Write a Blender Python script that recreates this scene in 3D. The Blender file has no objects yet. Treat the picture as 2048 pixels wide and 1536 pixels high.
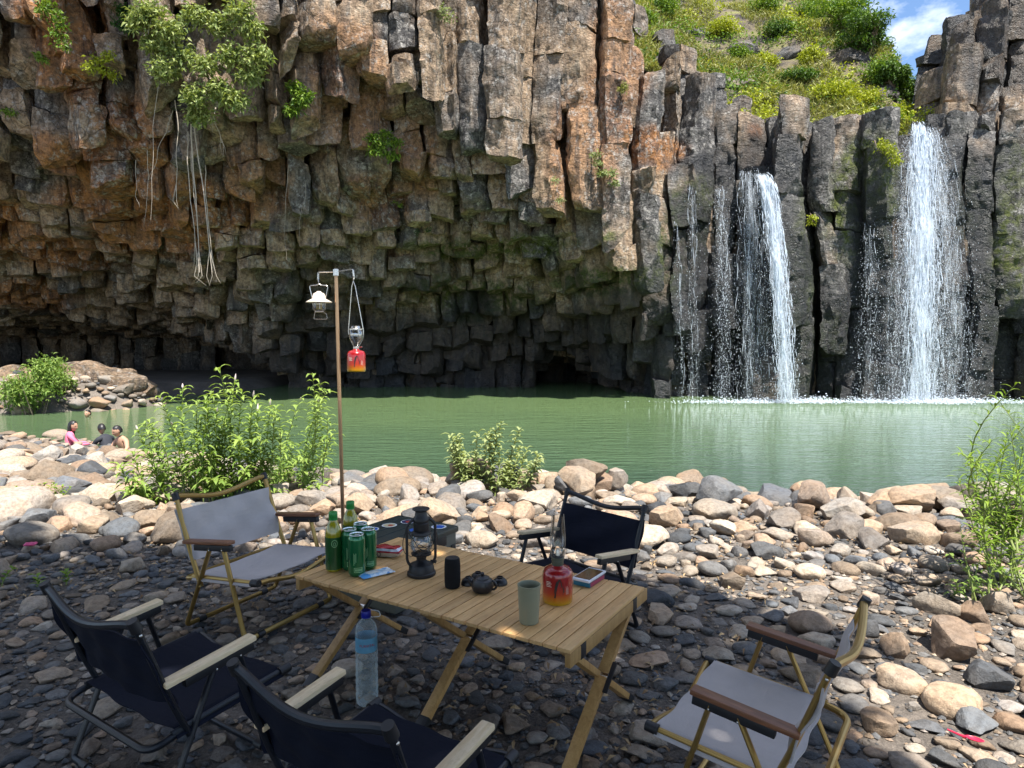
import bpy, bmesh, math, random
import numpy as np
from mathutils import Vector, Matrix, Euler
from mathutils.bvhtree import BVHTree

# ------------------------------------------------------------------ camera, sky, sun, exposure
scene = bpy.context.scene
COL = scene.collection
FPX, HORIZON, CAM_H = 1340.0, 682.0, 1.36          # focal length and horizon row in photo pixels, lens height in metres
PITCH = math.atan((768.0 - HORIZON) / FPX)
cam_data = bpy.data.cameras.new('camera')
cam_data.sensor_width = 36.0
cam_data.lens = FPX / 2048.0 * 36.0
cam_data.clip_start, cam_data.clip_end = 0.05, 2000.0
cam = bpy.data.objects.new('camera', cam_data)
cam.location = (0, 0, CAM_H)
cam.rotation_euler = (math.pi / 2 - PITCH, 0, 0)
COL.objects.link(cam)
scene.camera = cam

SUN_EL, SUN_AZ = math.radians(64.0), math.radians(150.0)   # azimuth clockwise from +Y (the view direction)
SUN_DIR = Vector((math.sin(SUN_AZ) * math.cos(SUN_EL), math.cos(SUN_AZ) * math.cos(SUN_EL), math.sin(SUN_EL)))
world = bpy.data.worlds.new('World')
scene.world = world
world.use_nodes = True
wn = world.node_tree.nodes
wl = world.node_tree.links
wn.clear()
w_out = wn.new('ShaderNodeOutputWorld')
w_bg = wn.new('ShaderNodeBackground')
w_sky = wn.new('ShaderNodeTexSky')
w_sky.sky_type = 'NISHITA'
w_sky.sun_disc = False
w_sky.sun_elevation = SUN_EL
w_sky.sun_rotation = SUN_AZ
w_sky.air_density, w_sky.dust_density, w_sky.ozone_density = 1.0, 0.1, 5.0
w_tc = wn.new('ShaderNodeTexCoord')
w_map = wn.new('ShaderNodeMapping')
w_map.inputs['Scale'].default_value = (1.0, 1.0, 1.9)
w_map.inputs['Location'].default_value = (0.38, 0.1, 0.2)
w_noise = wn.new('ShaderNodeTexNoise')
w_noise.inputs['Scale'].default_value = 4.2
w_noise.inputs['Detail'].default_value = 7.0
w_noise.inputs['Roughness'].default_value = 0.55
w_ramp = wn.new('ShaderNodeValToRGB')
w_ramp.color_ramp.elements[0].position = 0.50
w_ramp.color_ramp.elements[1].position = 0.64
w_mix = wn.new('ShaderNodeMix')
w_mix.data_type = 'RGBA'
w_mix.inputs['B'].default_value = (9.0, 9.2, 9.6, 1)
wl.new(w_tc.outputs['Generated'], w_map.inputs['Vector'])
wl.new(w_map.outputs['Vector'], w_noise.inputs['Vector'])
wl.new(w_noise.outputs['Fac'], w_ramp.inputs['Fac'])
wl.new(w_ramp.outputs['Color'], w_mix.inputs['Factor'])
wl.new(w_sky.outputs['Color'], w_mix.inputs['A'])
wl.new(w_mix.outputs['Result'], w_bg.inputs['Color'])
w_bg.inputs['Strength'].default_value = 0.10
wl.new(w_bg.outputs['Background'], w_out.inputs['Surface'])

sun_data = bpy.data.lights.new('sun', 'SUN')
sun_data.energy = 5.0
sun_data.angle = math.radians(0.53)
sun_data.color = (1.0, 0.955, 0.88)
sun = bpy.data.objects.new('sun', sun_data)
sun.rotation_euler = SUN_DIR.to_track_quat('Z', 'Y').to_euler()
COL.objects.link(sun)

scene.view_settings.view_transform = 'Standard'
scene.view_settings.look = 'None'
scene.view_settings.gamma = 1.0
scene.view_settings.use_curve_mapping = False
scene.view_settings.exposure = 1.25
scene.render.engine = 'CYCLES'
scene.cycles.max_bounces = 8
scene.cycles.transparent_max_bounces = 16
scene.cycles.caustics_reflective = False
scene.cycles.caustics_refractive = False
scene.cycles.use_denoising = True

# ------------------------------------------------------------------ helpers
RNG = np.random.default_rng(11)
random.seed(5)
WATER_Z = -1.0


def ray(u, v):
    x, z = (u - 1024.0) / FPX, -(v - 768.0) / FPX
    c, s = math.cos(PITCH), math.sin(PITCH)
    return Vector((x, c + s * z, -s + c * z))


def on_level(u, v, z=0.0):
    """photo pixel -> the point of the horizontal plane at height z"""
    d = ray(u, v)
    return Vector((0, 0, CAM_H)) + d * ((z - CAM_H) / d.z)


def at_depth(u, v, y):
    """photo pixel -> the point y metres in front of the camera"""
    d = ray(u, v)
    return Vector((0, 0, CAM_H)) + d * (y / d.y)


def _hash(ix, iy, iz, seed):
    h = (ix.astype(np.int64) * 374761393 + iy.astype(np.int64) * 668265263 + iz.astype(np.int64) * 1274126177 + seed * 951274213) & 0xFFFFFFFF
    h = ((h ^ (h >> 13)) * 1274126177) & 0xFFFFFFFF
    h = ((h ^ (h >> 16)) * 2246822519) & 0xFFFFFFFF
    return ((h ^ (h >> 15)) & 0xFFFFFF) / float(0x7FFFFF) - 1.0


def vnoise(P, seed=0):
    P = np.asarray(P, float)
    I = np.floor(P).astype(np.int64)
    F = P - I
    F = F * F * (3 - 2 * F)
    out = 0
    for dx in (0, 1):
        wx = F[..., 0] if dx else 1 - F[..., 0]
        for dy in (0, 1):
            wy = F[..., 1] if dy else 1 - F[..., 1]
            for dz in (0, 1):
                wz = F[..., 2] if dz else 1 - F[..., 2]
                out = out + wx * wy * wz * _hash(I[..., 0] + dx, I[..., 1] + dy, I[..., 2] + dz, seed)
    return out


def fbm(P, octaves=3, seed=0, gain=0.5):
    P = np.asarray(P, float)
    a, s, t = 1.0, 0.0, 0.0
    for o in range(octaves):
        s = s + a * vnoise(P * (2.03 ** o) + 17.3 * o, seed + o)
        t += a
        a *= gain
    return s / t


def fbm3(P, octaves=3, seed=0, gain=0.5):
    return np.stack([fbm(P, octaves, seed + 31 * k, gain) for k in range(3)], -1)


def smooth01(x):
    x = np.clip(x, 0, 1)
    return x * x * (3 - 2 * x)


def make_mesh(name, verts, faces, smooth=True, mats=(), attrs=None, sharp=None, mat_index=None):
    """verts (n,3); faces: list of index tuples, or an (m,k) array"""
    me = bpy.data.meshes.new(name)
    verts = np.asarray(verts, np.float32)
    if isinstance(faces, np.ndarray):
        m, k = faces.shape
        me.vertices.add(len(verts))
        me.vertices.foreach_set('co', verts.ravel())
        me.loops.add(m * k)
        me.loops.foreach_set('vertex_index', faces.astype(np.int32).ravel())
        me.polygons.add(m)
        me.polygons.foreach_set('loop_start', np.arange(0, m * k, k, dtype=np.int32))
        me.update(calc_edges=True)
    else:
        me.from_pydata([tuple(v) for v in verts], [], faces)
    for mt in mats:
        me.materials.append(mt)
    if attrs:
        for an, data in attrs.items():
            data = np.asarray(data, np.float32)
            if data.ndim == 2:
                a = me.attributes.new(an, 'FLOAT_COLOR', 'POINT')
                a.data.foreach_set('color', data.ravel())
            else:
                a = me.attributes.new(an, 'FLOAT', 'POINT')
                a.data.foreach_set('value', data)
    if mat_index is not None:
        me.polygons.foreach_set('material_index', np.asarray(mat_index, np.int32))
    me.polygons.foreach_set('use_smooth', np.full(len(me.polygons), bool(smooth)))
    if smooth and sharp:
        me.set_sharp_from_angle(angle=math.radians(sharp))
    me.validate()
    me.update()
    return me


def link(name, data, parent=None, loc=None, rotz=None):
    o = bpy.data.objects.new(name, data)
    COL.objects.link(o)
    if parent is not None:
        o.parent = parent
    if loc is not None:
        o.location = loc
    if rotz is not None:
        o.rotation_euler = (0, 0, rotz)
    return o


def tag(o, label=None, cat=None, group=None, kind=None):
    if label: o['label'] = label
    if cat: o['category'] = cat
    if group: o['group'] = group
    if kind: o['kind'] = kind
    return o


def thing(name, label, cat, loc=(0, 0, 0), rotz=0.0, group=None):
    return tag(link(name, None, None, loc, rotz), label, cat, group)


class MB:
    """collects shapes into one mesh"""
    def __init__(s):
        s.v, s.f = [], []

    def add(s, verts, faces, M=None):
        n = len(s.v)
        for p in verts:
            p = Vector(p)
            s.v.append(tuple(M @ p) if M is not None else tuple(p))
        s.f += [tuple(i + n for i in f) for f in faces]
        return s

    def box(s, c, size, M=None, bev=0.0):
        """box with chamfered edges, centred at c"""
        bm = bmesh.new()
        bmesh.ops.create_cube(bm, size=1.0)
        bmesh.ops.scale(bm, vec=size, verts=bm.verts)
        if bev:
            bmesh.ops.bevel(bm, geom=list(bm.edges), offset=bev, segments=2, affect='EDGES', profile=0.6)
        bmesh.ops.translate(bm, vec=c, verts=bm.verts)
        bm.verts.index_update()
        s.add([v.co.copy() for v in bm.verts], [[v.index for v in f.verts] for f in bm.faces], M)
        bm.free()
        return s

    def tube(s, path, r, seg=10, cap=True, flat=None, M=None, up=None):
        """round (or flattened) tube along path; r a number or one per point"""
        P = [Vector(p) for p in path]
        R = [r] * len(P) if isinstance(r, (int, float)) else list(r)
        T = []
        for i in range(len(P)):
            a = P[max(i - 1, 0)]
            b = P[min(i + 1, len(P) - 1)]
            T.append((b - a).normalized())
        ref = Vector(up) if up else (Vector((0, 0, 1)) if abs(T[0].z) < 0.9 else Vector((1, 0, 0)))
        N = (ref - T[0] * ref.dot(T[0])).normalized()
        vs, fs = [], []
        for i, (p, t) in enumerate(zip(P, T)):
            N = (N - t * N.dot(t)).normalized()
            B = t.cross(N)
            for k in range(seg):
                a = 2 * math.pi * k / seg
                w = (flat if flat else 1.0)
                vs.append(p + N * (math.cos(a) * R[i]) + B * (math.sin(a) * R[i] * w))
        for i in range(len(P) - 1):
            for k in range(seg):
                a, b = i * seg + k, i * seg + (k + 1) % seg
                fs.append((a, b, b + seg, a + seg))
        if cap:
            fs.append(tuple(reversed(range(seg))))
            fs.append(tuple(range((len(P) - 1) * seg, len(P) * seg)))
        return s.add(vs, fs, M)

    def lathe(s, prof, seg=24, M=None, cap=True):
        """prof: (radius, z) from bottom to top"""
        vs, fs = [], []
        for r, z in prof:
            for k in range(seg):
                a = 2 * math.pi * k / seg
                vs.append((r * math.cos(a), r * math.sin(a), z))
        for i in range(len(prof) - 1):
            for k in range(seg):
                a, b = i * seg + k, i * seg + (k + 1) % seg
                fs.append((a, b, b + seg, a + seg))
        if cap:
            if prof[0][0] > 1e-5: fs.append(tuple(reversed(range(seg))))
            if prof[-1][0] > 1e-5: fs.append(tuple(range((len(prof) - 1) * seg, len(prof) * seg)))
        return s.add(vs, fs, M)

    def build(s, name, mat, parent=None, smooth=True, sharp=35, label=None, M=None):
        me = make_mesh(name, s.v, s.f, smooth, [mat] if mat else [], sharp=sharp)
        if M is not None:
            me.transform(M)
        o = link(name, me, parent)
        if label:
            o['label'] = label
        return o


def arc_path(pts, rad=0.04, n=6):
    """polyline with rounded corners"""
    pts = [Vector(p) for p in pts]
    out = [pts[0]]
    for i in range(1, len(pts) - 1):
        a, b, c = pts[i - 1], pts[i], pts[i + 1]
        r = min(rad, (a - b).length * 0.49, (c - b).length * 0.49)
        p, q = b + (a - b).normalized() * r, b + (c - b).normalized() * r
        for k in range(n + 1):
            t = k / n
            out.append(p.lerp(b, t).lerp(b.lerp(q, t), t))
    out.append(pts[-1])
    return out


def copy_tree(o, parent=None):
    c = o.copy()
    COL.objects.link(c)
    c.parent = parent
    for ch in list(o.children):
        copy_tree(ch, c)
    return c


# ------------------------------------------------------------------ materials
class NT:
    def __init__(s, name):
        s.m = bpy.data.materials.new(name)
        s.m.use_nodes = True
        s.n, s.l = s.m.node_tree.nodes, s.m.node_tree.links
        s.n.clear()
        s.out = s.n.new('ShaderNodeOutputMaterial')

    def node(s, t, ins=None, **kw):
        nd = s.n.new(t)
        for k, v in kw.items():
            setattr(nd, k, v)
        for k, v in (ins or {}).items():
            s.put(nd.inputs[k], v)
        return nd

    def put(s, sock, v):
        if hasattr(v, 'is_output') or isinstance(v, bpy.types.NodeSocket):
            s.l.new(v, sock)
        else:
            sock.default_value = v

    def noise(s, vec, scale, detail=4, rough=0.55, dist=0.0, what='Fac'):
        nd = s.node('ShaderNodeTexNoise', {'Scale': scale, 'Detail': detail, 'Roughness': rough, 'Distortion': dist})
        if vec is not None: s.l.new(vec, nd.inputs['Vector'])
        return nd.outputs[what]

    def mapping(s, vec, scale=(1, 1, 1), loc=(0, 0, 0), rot=(0, 0, 0)):
        nd = s.node('ShaderNodeMapping', {'Scale': scale, 'Location': loc, 'Rotation': rot})
        s.l.new(vec, nd.inputs['Vector'])
        return nd.outputs['Vector']

    def ramp(s, fac, *stops):
        nd = s.node('ShaderNodeValToRGB')
        e = nd.color_ramp.elements
        while len(e) < len(stops): e.new(0.5)
        for el, (p, c) in zip(e, stops):
            el.position = p
            el.color = (c, c, c, 1) if isinstance(c, (int, float)) else (c[0], c[1], c[2], 1)
        s.l.new(fac, nd.inputs['Fac'])
        return nd.outputs['Color']

    def mix(s, fac, a, b, mode='MIX'):
        nd = s.node('ShaderNodeMix', data_type='RGBA', blend_type=mode)
        s.put(nd.inputs['Factor'], fac)
        for k, v in (('A', a), ('B', b)):
            if isinstance(v, tuple): v = (v[0], v[1], v[2], 1)
            s.put(nd.inputs[k], v)
        return nd.outputs['Result']

    def math(s, op, a, b=0.0, clamp=False):
        nd = s.node('ShaderNodeMath', operation=op, use_clamp=clamp)
        s.put(nd.inputs[0], a)
        s.put(nd.inputs[1], b)
        return nd.outputs[0]

    def bump(s, h, strength=0.5, dist=0.02, normal=None):
        nd = s.node('ShaderNodeBump', {'Strength': strength, 'Distance': dist})
        s.l.new(h, nd.inputs['Height'])
        if normal is not None: s.l.new(normal, nd.inputs['Normal'])
        return nd.outputs['Normal']

    def bsdf(s, **ins):
        nd = s.node('ShaderNodeBsdfPrincipled')
        for k, v in ins.items():
            k = k.replace('_', ' ')
            if isinstance(v, tuple) and len(v) == 3: v = (*v, 1)
            s.put(nd.inputs[k], v)
        s.l.new(nd.outputs[0], s.out.inputs['Surface'])
        return nd

    def pos(s):
        return s.node('ShaderNodeNewGeometry').outputs['Position']

    def obj(s):
        return s.node('ShaderNodeTexCoord').outputs['Object']

    def attr(s, name):
        return s.node('ShaderNodeAttribute', attribute_name=name)


def simple_mat(name, col, rough=0.5, metal=0.0, var=0.15, scale=30.0, bump=0.0, spec=0.5, coat=0.0):
    t = NT(name)
    o = t.obj()
    n = t.noise(o, scale, 5, 0.6)
    c = t.mix(n, tuple(x * (1 - var) for x in col), tuple(min(1, x * (1 + var)) for x in col))
    r = t.math('ADD', t.math('MULTIPLY', n, 0.2), rough - 0.1, True)
    kw = dict(Base_Color=c, Roughness=r, Metallic=metal)
    if bump: kw['Normal'] = t.bump(n, bump, 0.004)
    b = t.bsdf(**kw)
    b.inputs['Specular IOR Level'].default_value = spec
    b.inputs['Coat Weight'].default_value = coat
    return t.m

# ------------------------------------------------------------------ rock materials
def cliff_material():
    t = NT('columnar_basalt')
    p = t.pos()
    mk = t.attr('mask')
    sep = t.node('ShaderNodeSeparateColor')
    t.l.new(mk.outputs['Color'], sep.inputs['Color'])
    orange, moss, wet = sep.outputs[0], sep.outputs[1], sep.outputs[2]  # wet also carries the shade painted under the overhang
    rnd = mk.outputs['Alpha']
    big = t.noise(p, 0.5, 5, 0.6)
    mid = t.noise(p, 2.3, 6, 0.65)
    fine = t.noise(p, 14.0, 6, 0.7)
    streak = t.noise(t.mapping(p, (3.2, 3.2, 0.32)), 1.0, 6, 0.62)
    base = t.ramp(t.math('ADD', t.math('MULTIPLY', mid, 0.55), t.math('MULTIPLY', streak, 0.5)),
                  (0.34, (0.06, 0.048, 0.038)), (0.45, (0.22, 0.155, 0.10)), (0.55, (0.42, 0.30, 0.20)), (0.67, (0.60, 0.49, 0.36)))
    grey = t.ramp(t.math('ADD', t.math('MULTIPLY', fine, 0.5), t.math('MULTIPLY', mid, 0.5)),
                  (0.32, (0.055, 0.052, 0.050)), (0.52, (0.135, 0.128, 0.122)), (0.7, (0.30, 0.285, 0.27)))
    gfac = t.ramp(t.math('ADD', t.math('MULTIPLY', big, 0.7), t.math('MULTIPLY', rnd, 0.35)), (0.53, 0.0), (0.70, 1.0))
    c = t.mix(gfac, base, grey)
    orn = t.ramp(t.math('ADD', t.math('MULTIPLY', mid, 0.6), t.math('MULTIPLY', fine, 0.4)),
                 (0.3, (0.14, 0.05, 0.018)), (0.5, (0.36, 0.145, 0.042)), (0.7, (0.50, 0.25, 0.09)))
    of = t.math('MULTIPLY', orange, t.ramp(t.math('ADD', t.math('MULTIPLY', mid, 0.6), t.math('MULTIPLY', streak, 0.4)), (0.36, 0.25), (0.55, 1.0)), True)
    c = t.mix(of, c, orn)
    # black water streaks running down the faces
    bs = t.ramp(streak, (0.50, 0.0), (0.63, 0.72))
    c = t.mix(bs, c, (0.035, 0.032, 0.034))
    # pale lichen
    li = t.ramp(t.math('ADD', t.math('MULTIPLY', t.noise(p, 5.0, 8, 0.75), 0.8), t.math('MULTIPLY', big, 0.2)), (0.53, 0.0), (0.62, 0.8))
    mott = t.ramp(t.noise(p, 8.0, 7, 0.75), (0.36, 0.42), (0.50, 1.0), (0.62, 1.35))
    c = t.mix(1.0, c, mott, 'MULTIPLY')
    c = t.mix(li, c, (0.50, 0.47, 0.43))
    mo = t.math('MULTIPLY', moss, t.ramp(t.noise(p, 3.0, 6, 0.7), (0.40, 0.0), (0.56, 1.0)), True)
    c = t.mix(mo, c, t.ramp(fine, (0.35, (0.022, 0.034, 0.008)), (0.62, (0.13, 0.15, 0.03))))
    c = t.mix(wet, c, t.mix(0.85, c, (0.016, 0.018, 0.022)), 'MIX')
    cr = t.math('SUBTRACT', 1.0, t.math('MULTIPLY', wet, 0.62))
    vor = t.node('ShaderNodeTexVoronoi', {'Scale': 2.3, 'Randomness': 1.0}, feature='DISTANCE_TO_EDGE')
    wob = t.mix(0.25, t.mapping(p, (1.0, 1.0, 0.75)), t.noise(p, 1.6, 4, 0.6, what='Color'), 'ADD')
    t.l.new(wob, vor.inputs['Vector'])
    crack = t.ramp(vor.outputs['Distance'], (0.0, 0.0), (0.03, 1.0))
    crack = t.math('MAXIMUM', crack, t.ramp(big, (0.42, 1.0), (0.58, 0.25)))
    c = t.mix(crack, t.mix(0.55, c, (0.02, 0.018, 0.016)), c)
    h = t.math('ADD', t.math('MULTIPLY', mid, 0.6), t.math('MULTIPLY', fine, 0.4))
    h = t.math('ADD', h, t.math('MULTIPLY', crack, 0.25))
    wr = t.noise(t.mapping(p, (1.6, 1.6, 4.5)), 1.0, 6, 0.65, 1.2)
    nrm = t.bump(h, 1.0, 0.24)
    nrm = t.bump(wr, 0.8, 0.10, nrm)
    b = t.bsdf(Base_Color=c, Roughness=t.math('MULTIPLY', cr, 0.85), Normal=nrm)
    b.inputs['Specular IOR Level'].default_value = 0.35
    return t.m


M_CLIFF = cliff_material()

# ------------------------------------------------------------------ the cliff as a field of basalt columns
# overhang profile: for a few x the front row, the back wall, and at which elevation the columns break off in between
_PX = np.array([-26, -21.9, -18.3, -14.8, -11.2, -7.6, -3.1, -0.4, 2.8, 5.5, 8])
_Y0 = np.array([20, 20, 20, 20.2, 20.6, 21.4, 23.2, 24.1, 24.9, 25.5, 26])
_YB = np.array([36, 36, 36, 35, 34, 34, 34, 34, 33, 30, 28.5])
_T = np.array([0, 0.2, 0.42, 0.75, 1.0])
_ROWS = np.array([[-150, -150, -150, -130, -80, 0, 130, 280, 420, 560, 640],
                  [240, 250, 260, 270, 285, 300, 330, 420, 500, 600, 660],
                  [430, 435, 440, 450, 465, 475, 470, 490, 555, 645, 690],
                  [560, 570, 580, 600, 625, 625, 610, 600, 635, 700, 730],
                  [630, 640, 655, 690, 748, 768, 765, 735, 700, 770, 780]], float)


def col_bottom(x, y):
    """height at which the column standing at (x, y) breaks off; None where no column stands"""
    y0, yb = np.interp(x, _PX, _Y0), np.interp(x, _PX, _YB)
    if y < y0: return None
    ys = y0 + _T * (yb - y0)
    zs = np.array([CAM_H + (HORIZON - np.interp(x, _PX, r)) / FPX * yy for r, yy in zip(_ROWS, ys)])
    if y <= yb:
        return float(np.interp(y, ys, zs))
    if x < -10.6:                                   # the deep cave on the left
        return zs[-1] - 0.12 * (y - yb) if y < 44 else -3.0
    if 1.0 < x < 5.9:                               # the low cave behind the pool
        return zs[-1] - 0.16 * (y - yb) if y < 39 else -3.0
    return -3.0


def col_top(x):
    return float(np.interp(x, [-30, 3.4, 4.3, 5.2, 6.2], [18.5, 18.0, 15.0, 12.0, 9.0]))


FALL_X = 16.05
columns = []                                        # (i, j, cx, cy, zbot, ztop, zone)
S = 1.08
for j in range(int(18 / (S * 0.866)), int(47 / (S * 0.866))):
    for i in range(-34, 27):
        x, y = i * S + (j % 2) * S / 2, j * S * 0.866
        r1, r2 = RNG.random(2)
        if x < 6.0:
            if x < -27 and (y < 28 or x < -38): continue
            zb = col_bottom(x, y)
            if zb is None: continue
            yb = np.interp(x, _PX, _YB)
            lim = 46.5 if x < -9.5 else (41 if x > 0 else yb + 2.2)
            if y > lim: continue
            if zb > -2: zb += (r1 - 0.5) * (1.7 if y < 26 else 0.5 if y < yb - 1.2 else 0.3)
            zt = col_top(x) + (r2 - 0.5) * 0.8
            if zt - zb < 0.6: continue
            columns.append((i, j, x, y, zb, zt, 0))
        elif x < 27:
            if y > 30.5: continue
            front = 26.5 + 0.5 * math.sin(x * 1.7) + (0.9 if 6.3 < x < 10.4 else 0) + (1.0 if abs(x - FALL_X) < 1.5 else 0) + (-0.3 if 10.5 < x < 11.9 else 0)
            if y < front: continue
            if x < 10.45: zt = 8.0
            elif x < 11.9: zt = 10.3
            elif x < 15.2: zt = 10.15
            elif x < 16.9: zt = 9.5
            else: zt = 10.35
            zb = -3.0
            if y < front + 0.9 and r1 > 0.55: zb = 0.4 + r2 * 2.5
            if y > front + 1.3 and zt > 8.5 and abs(x - FALL_X) > 1.2: zt += 0.1
            if x < 10.45 and y > front + 1.6: zt += 0.35 * (y - front - 1.6)
            columns.append((i, j, x, y, zb, zt + (r2 - 0.5) * 0.5, 1))
# the grey crag set back above the smaller falls
for j in range(int(28.6 / (S * 0.866)), int(34 / (S * 0.866))):
    for i in range(2, 12):
        x, y = i * S + (j % 2) * S / 2, j * S * 0.866
        if x < 6.0 and y < 31: continue
        if x > 10.4: continue
        zt = np.interp(x, [3.5, 6, 8, 10.4], [17.5, 14.6, 12.4, 10.9]) + (RNG.random() - 0.5) * 1.0 + 0.4 * (y - 30)
        columns.append((i, j, x, y, 6.0, float(zt), 2))


# the dark crag right of the main fall, its columns rising above the lip
for j in range(int(28.4 / (S * 0.866)), int(33 / (S * 0.866))):
    for i in range(15, 27):
        x, y = i * S + (j % 2) * S / 2, j * S * 0.866
        if x < 18.2 or (x < 19.4 and y > 31.5): continue
        zt = float(np.interp(x, [18.2, 18.9, 19.6, 20.6, 21.2, 22.2], [12.6, 14.3, 15.2, 15.5, 17.5, 20.0])) + (RNG.random() - 0.5) * 0.7
        columns.append((i, j, x, y, 9.0, zt, 3))


def hexcorner(x, y):
    k = np.array([[round(x * 50), round(y * 50), 0]])
    jx = float(_hash(k[:, 0], k[:, 1], k[:, 2], 3)[0])
    jy = float(_hash(k[:, 0], k[:, 1], k[:, 2], 9)[0])
    return x + jx * 0.26 * S, y + jy * 0.26 * S


def warp(P):
    """slow bending of the whole wall, so that no column stands ruler-straight"""
    P = np.asarray(P, float)
    w = fbm3(P * np.array([0.16, 0.16, 0.11]), 2, 77)
    return P + w * np.array([0.62, 0.42, 0.30])


# every column is broken by cross joints into blocks
blocks = []
for (i, j, x, y, zb, zt, zone) in columns:
    R = S / math.sqrt(3)
    poly = [hexcorner(x + R * math.sin(math.pi / 3 * k), y + R * math.cos(math.pi / 3 * k)) for k in range(6)]
    poly = np.array(poly) + (RNG.random(2) - 0.5) * np.array([0.14, 0.55 if x > -5 else 0.75])
    z = zb
    tj = RNG.normal(0, 0.28 if y < 26 else 0.12, 2)
    first = True
    while z < zt - 0.05:
        hgt = 1.0 + 1.6 * RNG.random() if zone == 3 else (0.5 + 2.3 * RNG.random() ** 1.4 if x < -2 else 0.7 + 3.4 * RNG.random() ** 1.2) if zone == 0 else 1.0 + 2.8 * RNG.random()
        z2 = min(z + hgt, zt)
        if zt - z2 < 0.4: z2 = zt
        off = (RNG.random(2) - 0.5) * (0.06 if RNG.random() < 0.6 else 0.40)
        t2 = RNG.normal(0, 0.14, 2)
        blocks.append(dict(poly=poly + off, z0=z, z1=z2, c=(x, y), zone=zone, rnd=RNG.random(), inset=1.0 + 0.05 * RNG.random(), t0=tj, t1=t2, ends=(first, z2 >= zt), seed=int(RNG.integers(1 << 20))))
        z, tj, first = z2, t2, False


def block_raw(b, step, fine=True):
    """one broken prism: subdivided sides, chipped corners, two fan caps (before weathering)"""
    c = b['poly'].mean(0)
    P = c + (b['poly'] - c) * b['inset']
    ring = []
    for k in range(6):
        a, e = P[k], P[(k + 1) % 6]
        n = max(1, int(round(np.linalg.norm(e - a) / step)))
        ring.append(a + (e - a) * (np.arange(n) / n)[:, None])
    ring = np.concatenate(ring)
    n = len(ring)
    H = b['z1'] - b['z0']
    rs = np.random.default_rng(b['seed'])
    tilt = b['t0'], b['t1']
    m = max(1, int(round(H / step)))
    zs = np.concatenate([[0.0], H * np.arange(1, m) / m, [H]]) if fine else np.array([0.0, H])
    L = len(zs)
    f = (zs / H)[:, None]
    taper = 1.0 - (0.07 if b['ends'][0] else 0.012) * (1 - f) ** 3
    q = c + (ring - c)[None] * taper[:, :, None]
    dz = (1 - f) * ((ring - c) @ tilt[0])[None] + f * ((ring - c) @ tilt[1])[None]
    V = np.concatenate([q, (b['z0'] + zs[:, None] + dz)[:, :, None]], 2).reshape(-1, 3)
    k = np.arange(n)
    k2 = (k + 1) % n
    F = [np.column_stack([r * n + k, r * n + k2, (r + 1) * n + k2, (r + 1) * n + k]) for r in range(L - 1)]
    caps, s0 = [], L * n
    for r in (0, L - 1):
        rim = V[r * n:(r + 1) * n]
        mid = rim.mean(0)
        extra = [mid + (rim - mid) * 0.66, mid + (rim - mid) * 0.33, mid[None].repeat(n, 0)] if fine else [mid[None].repeat(n, 0)]
        prev = r * n
        for e in extra:
            caps.append(e)
            Q = np.column_stack([prev + k, prev + k2, s0 + k2, s0 + k])
            F.append(Q[:, ::-1] if r == 0 else Q)
            prev = s0
            s0 += n
    V = np.concatenate([V] + caps)
    # chips: planes that cut corners and arrises off
    ctr = np.array([c[0], c[1], (b['z0'] + b['z1']) / 2])
    for q in range(12 if fine else 0):
        nrm = rs.normal(0, 1, 3) * np.array([1, 1.0, 0.22])
        if q < 5 and b['ends'][0]: nrm[2] = -abs(rs.normal(0, 1))
        if q in (5, 6) and b['ends'][1]: nrm[2] = abs(rs.normal(0, 0.8))
        nrm /= np.linalg.norm(nrm)
        s = (V - ctr) @ nrm
        d = s.max() - abs(rs.normal(0, 0.12)) - 0.01
        V = V - np.maximum(0, s - d)[:, None] * nrm
    return V, np.concatenate(F)


def weather(V):
    """vectorised weathering of many blocks at once"""
    V = V + fbm3(V * 0.9, 2, 5) * 0.06 + fbm3(V * np.array([2.6, 2.6, 2.2]), 3, 40, 0.75) * 0.10
    r = 1 - np.abs(fbm3(V * np.array([2.2, 2.2, 2.6]), 3, 61, 0.6))
    return warp(V + (r - 0.7) * np.array([0.10, 0.15, 0.06]))


def raw_batch(bs, steps):
    VV, FF, cv, cf, n = [], [], [0], [0], 0
    for b, st in zip(bs, steps):
        v, f = block_raw(b, st, st < 0.5)
        VV.append(v)
        FF.append(f + n)
        n += len(v)
        cv.append(n)
        cf.append(cf[-1] + len(f))
    return np.concatenate(VV), np.concatenate(FF), np.array(cv), np.array(cf)


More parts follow.
